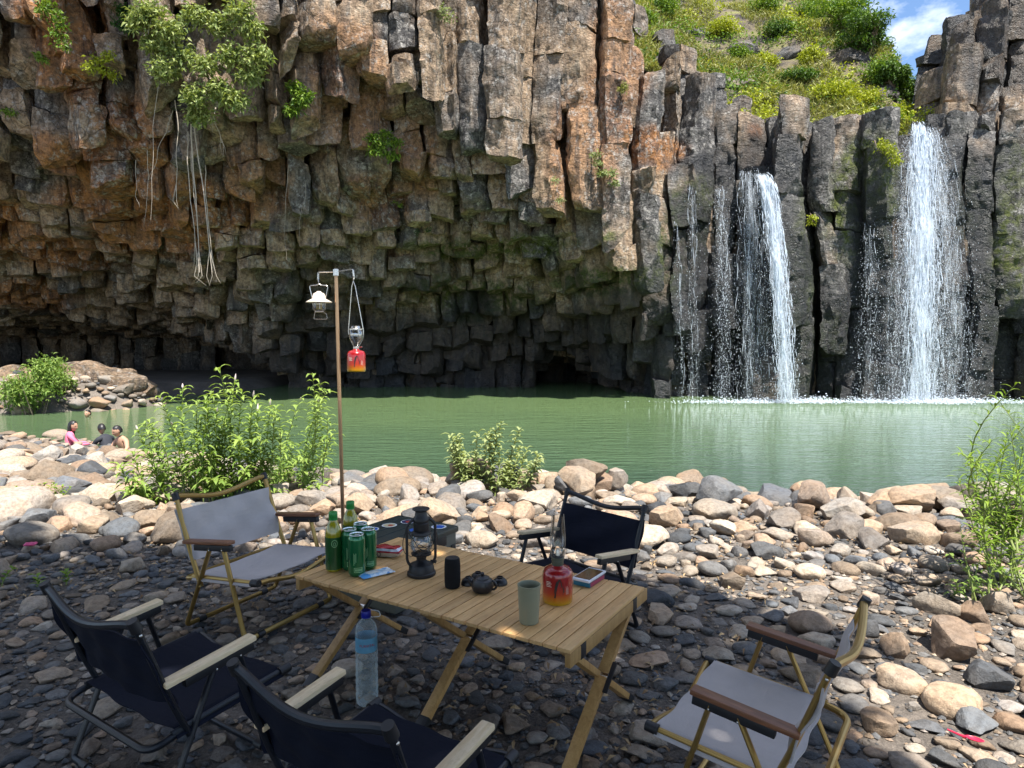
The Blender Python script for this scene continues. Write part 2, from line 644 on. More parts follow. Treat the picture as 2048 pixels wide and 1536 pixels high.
def stain_shade_masks(V, rnd):
    """orange iron stains, moss beside the falls, wet rock, and shade painted low under the overhang"""
    n = fbm(V * 0.6, 3, 91) * 1.1
    def blob(u, v, y, rx, rz):
        c = cliff_hit(u, v)
        d = np.sqrt(((V[:, 0] - c.x) / rx) ** 2 + ((V[:, 2] - c.z) / rz) ** 2)
        return smooth01((1.15 - d + n * 0.55) / 0.5)
    O = np.zeros(len(V))
    for q in ((10, 460, 25, 1.8, 1.6), (250, 400, 23, 4.2, 1.0), (320, 470, 24, 3.0, 0.8), (60, 590, 26, 2.6, 0.9), (100, 500, 25, 2.0, 0.8), (160, 320, 22, 1.8, 0.7), (430, 420, 24, 1.8, 0.6), (120, 60, 20, 1.2, 2.5),
              (250, 250, 21, 1.2, 1.5), (830, 310, 24.5, 1.0, 1.3), (700, 180, 23, 1.2, 2.0), (1300, 290, 26, 1.6, 0.9), (1345, 300, 27, 0.9, 0.6), (1250, 110, 26, 1.4, 2.0),
              (1130, 300, 25.5, 0.9, 3.0), (1200, 250, 25.5, 0.8, 3.0), (1510, 262, 27, 0.35, 0.3), (760, 400, 25, 1.2, 1.0), (500, 350, 23, 1.2, 1.0)):
        O = np.maximum(O, blob(*q) * (0.95 if q[0] < 500 or q[0] > 1290 else 0.6))
    Mo = np.zeros(len(V))
    for q in ((1400, 430, 27, 1.3, 1.8), (1340, 520, 26, 0.8, 1.4), (1610, 560, 27, 0.9, 4.0), (1640, 700, 27, 1.2, 1.6), (1720, 450, 27, 1.4, 2.2), (1760, 330, 27, 1.0, 1.2),
              (1200, 560, 27, 2.4, 0.6), (950, 600, 28, 4.0, 1.0), (2010, 540, 27, 0.9, 4.5), (1930, 420, 27, 0.5, 2.0), (1000, 500, 27, 4, 0.4)):
        Mo = np.maximum(Mo, blob(*q))
    W = np.zeros(len(V))
    for q in ((1470, 560, 27, 2.9, 5.6), (1550, 330, 27, 1.2, 2.0), (1850, 520, 27, 3.0, 6.0), (1730, 560, 27, 0.8, 4.0), (1420, 330, 27, 2.2, 0.5), (1990, 650, 27, 1.2, 3.0)):
        W = np.maximum(W, blob(*q))
    W = np.maximum(W, 0.80 * smooth01((V[:, 0] - 17.6) / 0.6) * smooth01((V[:, 2] - 10.8) / 0.8))          # dark lichen-black crag
    W = np.maximum(W, 0.95 * smooth01((2.2 + 2.8 * smooth01((V[:, 0] + 14.0) / 6.0) + n * 2.4 - V[:, 2]) / 3.0) * (V[:, 1] > 25.5))     # overhang shade painted into the rock above the pool, damp at the waterline
    return np.column_stack([O, Mo, W, rnd])


# which pieces does one see?  rays from the photograph's place and a step to each side
def visible_counts(V, F, own, npieces, origins, nx, ny, u0=0, v0=0, u1=2048, v1=1536):
    tree = BVHTree.FromPolygons(V.tolist(), F.tolist())
    cnt = np.zeros((len(origins), npieces), int)
    for oi, o in enumerate(origins):
        for a in range(nx):
            for b in range(ny):
                d = ray(u0 + (a + 0.5) * (u1 - u0) / nx, v0 + (b + 0.5) * (v1 - v0) / ny)
                h = tree.ray_cast(Vector(o), d.normalized())
                if h[2] is not None: cnt[oi, own[h[2]]] += 1
    return cnt, tree


lv, lf, lcv, lcf = raw_batch(blocks, [2.0] * len(blocks))
lv = warp(lv)
cnt, CLIFF_TREE = visible_counts(lv, lf, np.repeat(np.arange(len(blocks)), np.diff(lcf)), len(blocks), [(0, 0, CAM_H), (-3, 0, 1.8), (3, 0, 1.2)], 230, 94, 0, 0, 2048, 830)


def cliff_hit(u, v, back=0.0):
    """where the sight line through a photo pixel meets the cliff"""
    d = ray(u, v).normalized()
    h = CLIFF_TREE.ray_cast(Vector((0, 0, CAM_H)), d)
    if h[0] is None: return at_depth(u, v, 27.0)
    return h[0] - d * back


seen = np.nonzero(cnt.sum(0) > 0)[0]
order = np.argsort(-cnt[0])
PART_BLOCKS = [int(k) for k in order[:300] if cnt[0][k] > 0]
_pb = set(PART_BLOCKS)
rest = [int(k) for k in seen if int(k) not in _pb]
hidden = [k for k in range(len(blocks)) if k not in _pb and k not in set(rest)]
hv, hf, hcv, hcf = raw_batch([blocks[k] for k in PART_BLOCKS + rest], [0.15] * len(PART_BLOCKS) + [0.25] * len(rest))
hv = weather(hv)
hm = stain_shade_masks(hv, np.repeat([blocks[k]['rnd'] + (0.75 if blocks[k]['zone'] == 1 else 0.55 if blocks[k]['zone'] == 2 else 0.22 if blocks[k]['zone'] == 3 else 0.0) for k in PART_BLOCKS + rest], np.diff(hcv)))

cliff = tag(link('cliff', None), 'overhanging cliff of dark brown basalt columns behind the green pool', kind='structure')
NP = len(PART_BLOCKS)
for k in range(NP):
    v = hv[hcv[k]:hcv[k + 1]]
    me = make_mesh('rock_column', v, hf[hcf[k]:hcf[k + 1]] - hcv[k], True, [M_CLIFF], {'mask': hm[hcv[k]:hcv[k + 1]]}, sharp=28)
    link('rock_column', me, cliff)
bw = np.array([[-46, 48, -4], [-10, 48, -4], [-10, 48, 19], [-46, 48, 19], [-11, 42.5, -4], [28, 42.5, -4], [28, 42.5, 7.0], [-11, 42.5, 7.0], [-44, 26, -4], [-44, 48, -4], [-44, 48, 19], [-44, 26, 19]], float)
bwf = np.array([[0, 1, 2, 3], [4, 5, 6, 7], [8, 9, 10, 11]])     # the rock behind everything
hid = np.isin(np.repeat(np.arange(len(blocks)), np.diff(lcf)), hidden)
nr = len(hv) - hcv[NP]
rv = np.concatenate([hv[hcv[NP]:], lv, bw])
rf = np.concatenate([hf[hcf[NP]:] - hcv[NP], lf[hid] + nr, bwf + nr + len(lv)])
rm = np.concatenate([hm[hcv[NP]:], np.tile([0.0, 0.0, 0.2, 0.5], (len(lv) + len(bw), 1))])
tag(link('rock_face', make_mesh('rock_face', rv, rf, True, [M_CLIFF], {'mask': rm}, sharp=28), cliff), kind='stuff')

# ------------------------------------------------------------------ the ground
_SX = np.array([-40, -20, -16, -13, -9, -6, -3, 0, 3, 7, 12, 40])
_SY = np.array([19, 18.6, 18.2, 17.2, 14.6, 12.4, 10.9, 9.9, 8.6, 8.2, 8.0, 8])


def ground_height(x, y):
    x, y = np.asarray(x, float), np.asarray(y, float)
    ys = np.interp(x, _SX, _SY)
    s = np.clip((y - 5.2) / (ys - 5.2), 0, None)
    h = np.where(s < 1, -1.0 * s ** 1.15, -1.0 - 1.6 * smooth01((y - ys) / 4.0))
    # the mound on the far left shore and the cave floor behind it
    d = np.hypot((x + 17.5) / 5.2, (y - 24.5) / 3.2)
    h = np.maximum(h, -2.6 + 2.5 * smooth01((1.35 - d) / 0.8))
    cavefl = -2.6 + 2.05 * smooth01((-11.0 - x + (y - 30) * 0.15) / 3.0) * smooth01((y - 26.5) / 3.0)
    h = np.maximum(h, cavefl)
    P = np.stack([x, y, np.zeros_like(x)], -1)
    h = h + 0.05 * fbm(P * 0.8, 3, 4) + 0.018 * fbm(P * 4.0, 3, 14) * (y < 9)
    bowl = smooth01((np.hypot(x, y - 2.5) - 3.0) / 2.0)
    return h * bowl + (1 - bowl) * (0.018 * fbm(P * 4.0, 3, 14) - 0.012)


def ground_material():
    t = NT('earth_and_grit')
    p = t.pos()
    n1, n2, n3 = t.noise(p, 1.2, 5, 0.6), t.noise(p, 18, 6, 0.7), t.noise(p, 90, 4, 0.7)
    c = t.ramp(t.math('ADD', t.math('MULTIPLY', n1, 0.5), t.math('MULTIPLY', n2, 0.5)),
               (0.34, (0.045, 0.038, 0.032)), (0.5, (0.10, 0.084, 0.07)), (0.64, (0.18, 0.15, 0.125)))
    c = t.mix(t.ramp(n3, (0.45, 0.0), (0.7, 0.6)), c, (0.26, 0.22, 0.18))
    h = t.math('ADD', t.math('MULTIPLY', n2, 0.6), t.math('MULTIPLY', n3, 0.4))
    t.bsdf(Base_Color=c, Roughness=0.92, Normal=t.bump(h, 0.9, 0.03))
    return t.m


def grid_mesh(xs, ys, zf):
    X, Y = np.meshgrid(xs, ys)
    Z = zf(X, Y)
    V = np.column_stack([X.ravel(), Y.ravel(), Z.ravel()])
    nx, ny = len(xs), len(ys)
    a = (np.arange(ny - 1)[:, None] * nx + np.arange(nx - 1)[None]).ravel()
    return V, np.column_stack([a, a + 1, a + 1 + nx, a + nx])


def graded(a, b, fine0, fine1, df, dc):
    out, q = [], a
    while q < b:
        out.append(q)
        q += df if fine0 <= q < fine1 else min(dc, max(df, 0.12 * (fine0 - q) if q < fine0 else 0.12 * (q - fine1) + df))
    return np.array(out + [b])


gv, gf = grid_mesh(graded(-400, 400, -8, 8, 0.12, 40), graded(-300, 600, 0.5, 12, 0.12, 40), ground_height)
gv[:, 2] = np.where(gv[:, 1] > 60, -3.0, gv[:, 2])
riverbank = tag(link('riverbank', make_mesh('riverbank', gv, gf, True, [ground_material()])),
                'stony earth bank sloping down to the pool', kind='structure')

# ------------------------------------------------------------------ the pool
def water_material():
    t = NT('green_pool_water')
    p = t.pos()
    rip = t.noise(t.mapping(p, (0.8, 3.4, 1.0), rot=(0, 0, 0.12)), 1.4, 4, 0.55, 0.4)
    fine = t.noise(t.mapping(p, (3.0, 11.0, 1.0), rot=(0, 0, -0.1)), 1.5, 3, 0.5)
    calm = t.ramp(t.noise(p, 0.12, 3, 0.5), (0.35, 0.5), (0.65, 1.0))
    h = t.math('MULTIPLY', t.math('ADD', t.math('MULTIPLY', rip, 0.75), t.math('MULTIPLY', fine, 0.25)), calm)
    # suspended silt: greener and paler where the falls stir it up, darker near the stony shore
    y = t.node('ShaderNodeSeparateXYZ')
    t.l.new(p, y.inputs[0])
    silt = t.ramp(t.math('ADD', t.math('DIVIDE', t.math('SUBTRACT', y.outputs[1], 9.0), 16.0), t.math('MULTIPLY', t.math('SUBTRACT', t.noise(p, 0.2, 4, 0.5), 0.5), 0.5)),
                  (0.0, (0.028, 0.054, 0.038)), (0.3, (0.058, 0.098, 0.052)), (0.95, (0.098, 0.150, 0.064)))
    b = t.bsdf(Base_Color=silt, Roughness=0.035, IOR=1.33, Normal=t.bump(h, 1.0, 0.20))
    b.inputs['Specular IOR Level'].default_value = 0.5
    return t.m


wv, wf = grid_mesh(np.linspace(-60, 60, 25), np.linspace(6, 70, 14), lambda X, Y: np.full_like(X, WATER_Z))
tag(link('pool_water', make_mesh('pool_water', wv, wf, True, [water_material()])), 'murky green plunge pool rippling below the cliff', kind='structure')

# ------------------------------------------------------------------ foliage helpers
def leaf_material(name, dark, light, trans=0.35, rough=0.5):
    t = NT(name)
    a = t.attr('tint').outputs['Fac']
    c = t.mix(a, dark, light)
    n = t.noise(t.pos(), 3.0, 3, 0.6)
    c = t.mix(t.math('MULTIPLY', n, 0.5), c, tuple(x * 0.55 for x in dark))
    p = t.node('ShaderNodeBsdfPrincipled')
    t.put(p.inputs['Base Color'], c)
    p.inputs['Roughness'].default_value = rough
    p.inputs['Specular IOR Level'].default_value = 0.35
    tr = t.node('ShaderNodeBsdfTranslucent')
    t.put(tr.inputs['Color'], t.mix(1.0, c, (1.0, 1.0, 0.45), 'MULTIPLY'))
    mx = t.node('ShaderNodeMixShader', {'Fac': trans})
    t.l.new(p.outputs[0], mx.inputs[1])
    t.l.new(tr.outputs[0], mx.inputs[2])
    t.l.new(mx.outputs[0], t.out.inputs['Surface'])
    return t.m


M_LEAF_BRIGHT = leaf_material('sunny_green_leaf', (0.07, 0.16, 0.015), (0.30, 0.42, 0.045))
M_LEAF_YELLOW = leaf_material('yellow_green_leaf', (0.22, 0.27, 0.015), (0.56, 0.60, 0.05))
M_LEAF_DARK = leaf_material('deep_green_leaf', (0.018, 0.06, 0.012), (0.075, 0.17, 0.03))
M_LEAF_MID = leaf_material('mid_green_leaf', (0.04, 0.10, 0.014), (0.16, 0.27, 0.04))
M_LEAF_WEED = leaf_material('weed_leaf', (0.10, 0.20, 0.03), (0.36, 0.47, 0.11))
M_LEAF_PALE = leaf_material('dusty_weed_leaf', (0.17, 0.23, 0.07), (0.42, 0.47, 0.21))
M_GRASS = leaf_material('hill_grass', (0.16, 0.19, 0.04), (0.48, 0.46, 0.15), 0.3)
M_BARK = simple_mat('bark', (0.16, 0.12, 0.085), 0.9, var=0.45, scale=9, bump=0.6)
M_ROOT = simple_mat('pale_root', (0.42, 0.36, 0.29), 0.85, var=0.35, scale=8)
M_STEM = simple_mat('green_stem', (0.20, 0.25, 0.07), 0.6, var=0.25, scale=20)


def leaves(C, L, W, D=None, rng=RNG, up=0.4, curl=0.25):
    """many small pointed leaves: centres C (n,3), lengths L, widths W, directions D; two folded quads each"""
    n = len(C)
    if D is None:
        D = rng.normal(0, 1, (n, 3)) * np.array([1, 1, 0.7]) - np.array([0, 0, 0.25])
    D = D / (np.linalg.norm(D, axis=1, keepdims=True) + 1e-9)
    U = rng.normal(0, 1, (n, 3)) * (1 - up) + np.array([0, 0, 1.0]) * (up + 0.2)
    S_ = np.cross(D, U)
    S_ /= (np.linalg.norm(S_, axis=1, keepdims=True) + 1e-9)
    N = np.cross(S_, D)
    L, W = np.broadcast_to(L, n)[:, None], np.broadcast_to(W, n)[:, None]
    b = C
    m = C + D * L * 0.45 + N * L * curl * 0.25
    t_ = C + D * L * 0.95 - N * L * curl * 0.35 - np.array([0, 0, 1]) * L * 0.12
    V = np.stack([b, m + S_ * W * 0.5 + N * W * 0.2, t_, m - S_ * W * 0.5 + N * W * 0.2, m], 1).reshape(-1, 3)
    k = np.arange(n)[:, None] * 5
    F = np.concatenate([k + np.array([[0, 1, 4]]), k + np.array([[1, 2, 4]]), k + np.array([[2, 3, 4]]), k + np.array([[3, 0, 4]])])
    tint = np.repeat(np.clip(rng.random(n), 0, 1), 5)
    return V, F, tint


def cloud_points(blobs, n, rng=RNG, shell=0.55):
    """points in a union of ellipsoids (x,y,z,rx,ry,rz), denser towards their skin and bunched in twigs"""
    w = np.array([b[3] * b[4] * b[5] for b in blobs]) ** 0.67
    idx = rng.choice(len(blobs), n, p=w / w.sum())
    B = np.array(blobs)[idx]
    d = rng.normal(0, 1, (n, 3))
    d /= np.linalg.norm(d, axis=1, keepdims=True)
    r = (shell + (1 - shell) * rng.random(n))[:, None]
    tw = 1 + 0.28 * fbm(d * 2.6 + idx[:, None] * 3.7, 2, 5)[:, None]
    return B[:, :3] + d * r * B[:, 3:] * tw


def foliage_obj(name, blobs, n, size, mat, parent, rng=RNG, shell=0.55, ratio=0.42):
    C = cloud_points(blobs, n, rng, shell)
    s = size * (0.65 + 0.7 * rng.random(n))
    V, F, t = leaves(C, s, s * ratio, rng=rng)
    return link(name, make_mesh(name, V, F, False, [mat], {'tint': t}), parent)


def join_arrays(parts):
    V, F, T, n = [], [], [], 0
    for v, f, t in parts:
        V.append(v); F.append(f + n); T.append(t); n += len(v)
    return np.concatenate(V), np.concatenate(F), np.concatenate(T)


def branch_tree(name, label, base, height, crown, nleaf, leaf, mat, cat='tree', group=None, trunk_r=0.12, limbs=7):
    """tapered trunk, limbs into the crown, a crown of single leaves"""
    t = thing(name, label, cat, base, 0, group)
    b = Vector(base)
    m = MB()
    top = Vector((crown[0][0], crown[0][1], crown[0][2])) - b
    path = [Vector((0, 0, -0.3)), top * 0.3 + Vector((0.12, 0.05, 0)), top * 0.65 + Vector((-0.1, 0.05, 0)), top]
    m.tube(path, [trunk_r, trunk_r * 0.8, trunk_r * 0.55, trunk_r * 0.2], 8)
    for k in range(limbs):
        bl = crown[k % len(crown)]
        st = path[1].lerp(path[3], 0.2 + 0.6 * k / limbs)
        e = Vector(bl[:3]) - b + Vector(RNG.normal(0, 0.45, 3)) * bl[3]
        m.tube([st, st.lerp(e, 0.5) + Vector((0, 0, 0.12 * height * 0.2)), e], [trunk_r * 0.4, trunk_r * 0.25, trunk_r * 0.08], 6)
    m.build('trunk', M_BARK, t)
    c = foliage_obj('crown', [(q[0] - b.x, q[1] - b.y, q[2] - b.z, q[3], q[4], q[5]) for q in crown], nleaf, leaf, mat, t)
    c['kind'] = 'stuff'
    return t


# ------------------------------------------------------------------ the green hillside above the falls
def hill_height(x, y):
    P = np.stack([x, y, np.zeros_like(x)], -1)
    z = 9.7 + (y - 28.3) * 0.86 + np.maximum(0, 9.0 - x) * 0.75
    z = z + 1.6 * fbm(P * 0.22, 3, 21) + 0.5 * fbm(P * 0.9, 3, 22)
    z = np.minimum(z, 27 + 2 * fbm(P * 0.1, 2, 3))
    edge = 17.9 + (y - 30) * 0.16 + 0.8 * fbm(P * 0.5, 2, 8)
    k = smooth01((x - edge) / 2.4)
    return z * (1 - k) + 8.8 * k


t_ = NT('hill_soil')
p_ = t_.pos()
n_ = t_.noise(p_, 1.1, 6, 0.65)
c_ = t_.ramp(n_, (0.40, (0.045, 0.04, 0.035)), (0.52, (0.15, 0.12, 0.075)), (0.66, (0.19, 0.19, 0.06)))
t_.bsdf(Base_Color=c_, Roughness=0.95, Normal=t_.bump(t_.noise(p_, 6, 6, 0.7), 1.0, 0.2))
hgx, hgy = np.linspace(3.0, 30, 70), np.linspace(28.6, 62, 70)
hv_, hf_ = grid_mesh(hgx, hgy, hill_height)
hill = tag(link('hillside', make_mesh('hillside', hv_, hf_, True, [t_.m])), 'steep grassy hillside above the waterfalls', kind='structure')

# grass: long arching blades in tufts
n = 60000
gx, gy = RNG.uniform(4, 21, n), 28.8 + 14 * RNG.random(n) ** 1.3
tuft = fbm(np.stack([gx, gy, 0 * gx], -1) * 0.55, 3, 60)
keep = tuft > -0.08
gx, gy = gx[keep], gy[keep]
gz = hill_height(gx, gy)
ang = RNG.uniform(0, 6.28, len(gx))
D = np.stack([np.cos(ang) * 0.7, np.sin(ang) * 0.5 - 0.45, 0.75 + 0.6 * RNG.random(len(gx))], -1)
V, F, T = leaves(np.stack([gx, gy, gz - 0.05], -1), 0.22 + 0.5 * RNG.random(len(gx)) ** 1.5, 0.045, D, up=0.1, curl=0.5)
tag(link('hill_grass', make_mesh('hill_grass', V, F, False, [M_GRASS], {'tint': T})), 'yellow green grass covering the hillside above the falls', 'grass', kind='stuff')


# tangled low scrub between the grass
for nm, mt, n, sd, lab in (('hill_scrub', M_LEAF_BRIGHT, 17000, 61, 'bright green low scrub spread over the hillside'), ('dark_hill_scrub', M_LEAF_MID, 9000, 62, 'dark green low scrub spread over the hillside'),
                           ('yellow_hill_scrub', M_LEAF_YELLOW, 22000, 63, 'yellow green low scrub spread over the hillside')):
    x, y = RNG.uniform(4, 21, n), 28.8 + 15 * RNG.random(n) ** 1.2
    d = fbm(np.stack([x, y, 0 * x], -1) * 0.5, 3, sd)
    k = d > 0.10
    x, y, d = x[k], y[k], d[k]
    C = np.stack([x, y, hill_height(x, y) + RNG.random(len(x)) * (0.15 + 2.4 * (d - 0.10))], -1)
    s = 0.13 + 0.14 * RNG.random(len(x))
    V, F, T = leaves(C, s, s * 0.45)
    tag(link(nm, make_mesh(nm, V, F, False, [mt], {'tint': T})), lab, 'scrub', kind='stuff')


def on_hill(u, v):
    """where a sight line meets the hillside"""
    d = ray(u, v)
    y = np.arange(28.7, 60, 0.1)
    P = np.array([0, 0, CAM_H]) + np.outer(y / d.y, np.array(d))
    k = np.nonzero(hill_height(P[:, 0], P[:, 1]) > P[:, 2])[0]
    return Vector(P[k[0]]) if len(k) else at_depth(u, v, 40)


HB = [(1668, 190, 0.95, 0.55, 'y', 'bright yellow green bush at the middle of the hillside'),
      (1725, 200, 0.7, 0.45, 'y', 'yellow green bush right of the brightest hillside bush'),
      (1795, 232, 0.65, 0.4, 'y', 'low yellow green bush just left of the main waterfall lip'),
      (1440, 60, 0.9, 0.6, 'y', 'yellow green shrub near the top left of the hillside'),
      (1530, 15, 0.9, 0.7, 'b', 'bright green shrub at the top edge of the hillside'),
      (1620, 30, 1.2, 0.9, 'b', 'large bright green shrub at the top middle of the hillside'),
      (1560, 60, 0.9, 0.6, 'd', 'dark green shrub below the topmost hillside shrub'),
      (1700, 50, 1.2, 0.9, 'd', 'dark green bush beside the crest trees'),
      (1535, 125, 0.6, 0.45, 'y', 'small yellow green shrub on the upper hillside'),
      (1625, 115, 0.6, 0.5, 'y', 'small yellow green shrub above the brightest bush'),
      (1420, 140, 0.6, 0.35, 'g', 'tuft of pale grass on the left crag'),
      (1525, 200, 0.55, 0.3, 'g', 'orange tinged grass tuft on the crag edge'),
      (1330, 20, 0.9, 0.8, 'b', 'bright green bush where cliff top meets hillside'),
      (1290, 40, 0.45, 0.5, 'b', 'green bush clinging to the cliff edge at the top'),
      (1340, 85, 0.3, 0.35, 'b', 'small green plant on the cliff corner'),
      (1600, 150, 0.8, 0.4, 'd', 'dark scrub on the middle hillside'),
      (1480, 110, 0.7, 0.5, 'b', 'green scrub left of the middle hillside'),
      (1760, 150, 0.9, 0.7, 'b', 'green bush below the crest trees'),
      (1810, 180, 0.8, 0.6, 'd', 'dark green bush beside the rock tower')]
for u, v, rx, rz, k, lab in HB:
    rx, rz = rx * 1.25, rz * 1.35
    p = on_hill(u, v + 12)
    t = thing('hill_bush', lab, 'bush', tuple(p), 0, 'bushes on the hillside')
    bl = [(RNG.normal(0, 0.3) * rx, RNG.normal(0, 0.2) * rx, rz * 0.5 + RNG.normal(0, 0.2) * rz, rx * 0.62, rx * 0.5, rz * 0.6) for _ in range(9)]
    foliage_obj('foliage', bl, 1500, 0.17, {'y': M_LEAF_YELLOW, 'b': M_LEAF_BRIGHT, 'd': M_LEAF_MID, 'g': M_GRASS}[k], t, shell=0.3)['kind'] = 'stuff'
    s = MB()
    for q in range(4): s.tube([(0, 0, -0.25), (RNG.normal(0, 0.2) * rx, RNG.normal(0, 0.2) * rx, rz * 0.7)], [0.02, 0.008], 5)
    s.build('stem', M_BARK, t)['kind'] = 'stuff'
for u, v, y, r, lab in ((1690, 25, 37, 1.3, 'leafy crest tree at the top edge of the picture'), (1738, 62, 35, 1.1, 'dark leafy tree on the hill crest against the sky'),
                        (1795, 150, 33, 0.75, 'small round tree on the crest beside the rock tower')):
    p = at_depth(u, v, y)
    gz = float(hill_height(np.array([p.x]), np.array([p.y]))[0])
    cr = [(p.x + RNG.normal(0, 0.45) * r, p.y + RNG.normal(0, 0.4) * r, p.z + RNG.normal(0, 0.4) * r, r * 0.55, r * 0.55, r * 0.45) for _ in range(9)]
    branch_tree('crest_tree', lab, (p.x, p.y, min(gz, p.z - r)), p.z - gz, cr, 3400, 0.2, M_LEAF_BRIGHT if u == 1690 else M_LEAF_MID, group='trees on the hill crest')

# dark crags showing through the grass
def crag(c, r, seed, parent, stretch=(1, 1, 1), sub=5):
    rs = np.random.default_rng(seed)
    bm = bmesh.new()
    bmesh.ops.create_icosphere(bm, subdivisions=sub, radius=1.0)
    V = np.array([v.co[:] for v in bm.verts])
    F = np.array([[v.index for v in f.verts] for f in bm.faces])
    bm.free()
    for q in range(16):
        nn = rs.normal(0, 1, 3); nn /= np.linalg.norm(nn)
        d = 0.62 + 0.3 * rs.random()
        V -= np.maximum(0, V @ nn - d)[:, None] * nn
    V = V * r * np.array(stretch) + np.array(c)
    V = V + fbm3(V * 0.7, 3, seed) * 0.30 * r ** 0.5 + fbm3(V * np.array([2.6, 2.6, 1.4]), 3, seed + 7) * 0.14 * r ** 0.5
    return V, F


for u, v, r in ((1490, 105, 0.7), (1580, 115, 0.8), (1720, 115, 0.9), (1760, 190, 0.9), (1400, 70, 0.9), (1470, 180, 0.9)):
    p = on_hill(u, v)
    V, F = crag((p.x, p.y + r * 0.5, p.z), r, int(u), None, (1.5, 1, 0.8))
    link('crag', make_mesh('crag', V, F, True, [M_CLIFF], {'mask': np.column_stack([0 * V[:, 0], 0 * V[:, 0] + 0.1, 0 * V[:, 0] + 0.55, 0 * V[:, 0] + 0.9])}, sharp=40), hill)

# ------------------------------------------------------------------ waterfalls
def water_white():
    t = NT('falling_water')
    d = t.node('ShaderNodeBsdfPrincipled')
    d.inputs['Base Color'].default_value = (0.82, 0.88, 0.95, 1)
    d.inputs['Roughness'].default_value = 0.18
    d.inputs['IOR'].default_value = 1.33
    d.inputs['Subsurface Weight'].default_value = 0.0
    tr = t.node('ShaderNodeBsdfTranslucent', {'Color': (0.85, 0.9, 0.97, 1)})
    m1 = t.node('ShaderNodeMixShader', {'Fac': 0.4})
    t.l.new(d.outputs[0], m1.inputs[1]); t.l.new(tr.outputs[0], m1.inputs[2])
    t.l.new(m1.outputs[0], t.out.inputs['Surface'])
    return t.m


M_FALL = water_white()


def water_sheet_material():
    t = NT('water_sheet')
    p = t.pos()
    a = t.attr('veil').outputs['Fac']
    n1 = t.noise(t.mapping(p, (7.0, 2.0, 0.55)), 1.0, 5, 0.6, 0.7)
    n2 = t.noise(t.mapping(p, (22.0, 5.0, 3.0)), 1.0, 4, 0.65)
    s = t.math('ADD', t.math('MULTIPLY', n1, 0.6), t.math('MULTIPLY', n2, 0.4))
    f = t.math('MULTIPLY', t.math('SUBTRACT', t.math('ADD', s, t.math('MULTIPLY', a, 0.30)), 0.56), 3.4, True)
    f = t.math('MULTIPLY', f, t.math('MULTIPLY', a, 1.6, True), True)
    d = t.node('ShaderNodeBsdfDiffuse', {'Color': (0.80, 0.87, 0.95, 1)})
    tl = t.node('ShaderNodeBsdfTranslucent', {'Color': (0.80, 0.87, 0.95, 1)})
    m1 = t.node('ShaderNodeMixShader', {'Fac': 0.4})
    t.l.new(d.outputs[0], m1.inputs[1]); t.l.new(tl.outputs[0], m1.inputs[2])
    tr = t.node('ShaderNodeBsdfTransparent')
    m2 = t.node('ShaderNodeMixShader')
    t.l.new(f, m2.inputs[0]); t.l.new(tr.outputs[0], m2.inputs[1]); t.l.new(m1.outputs[0], m2.inputs[2])
    t.l.new(m2.outputs[0], t.out.inputs['Surface'])
    return t.m


M_SHEET = water_sheet_material()
_OCT = np.array([[0, 0, 1.0], [0.5, 0, 0.1], [-0.25, 0.43, 0.1], [-0.25, -0.43, 0.1], [0, 0, -0.8]])
_OCTF = np.array([[0, 1, 2], [0, 2, 3], [0, 3, 1], [4, 2, 1], [4, 3, 2], [4, 1, 3]])


def drops(C, W, L, lean=None):
    """falling drops: small stretched drop shapes"""
    n = len(C)
    V = _OCT[None] * np.stack([W, W, L], -1)[:, None, :]
    if lean is not None:
        V[:, :, 0] += V[:, :, 2] * lean[:, None]
    V = (V + C[:, None, :]).reshape(-1, 3)
    F = (np.arange(n)[:, None, None] * 5 + _OCTF[None]).reshape(-1, 3)
    return V, F


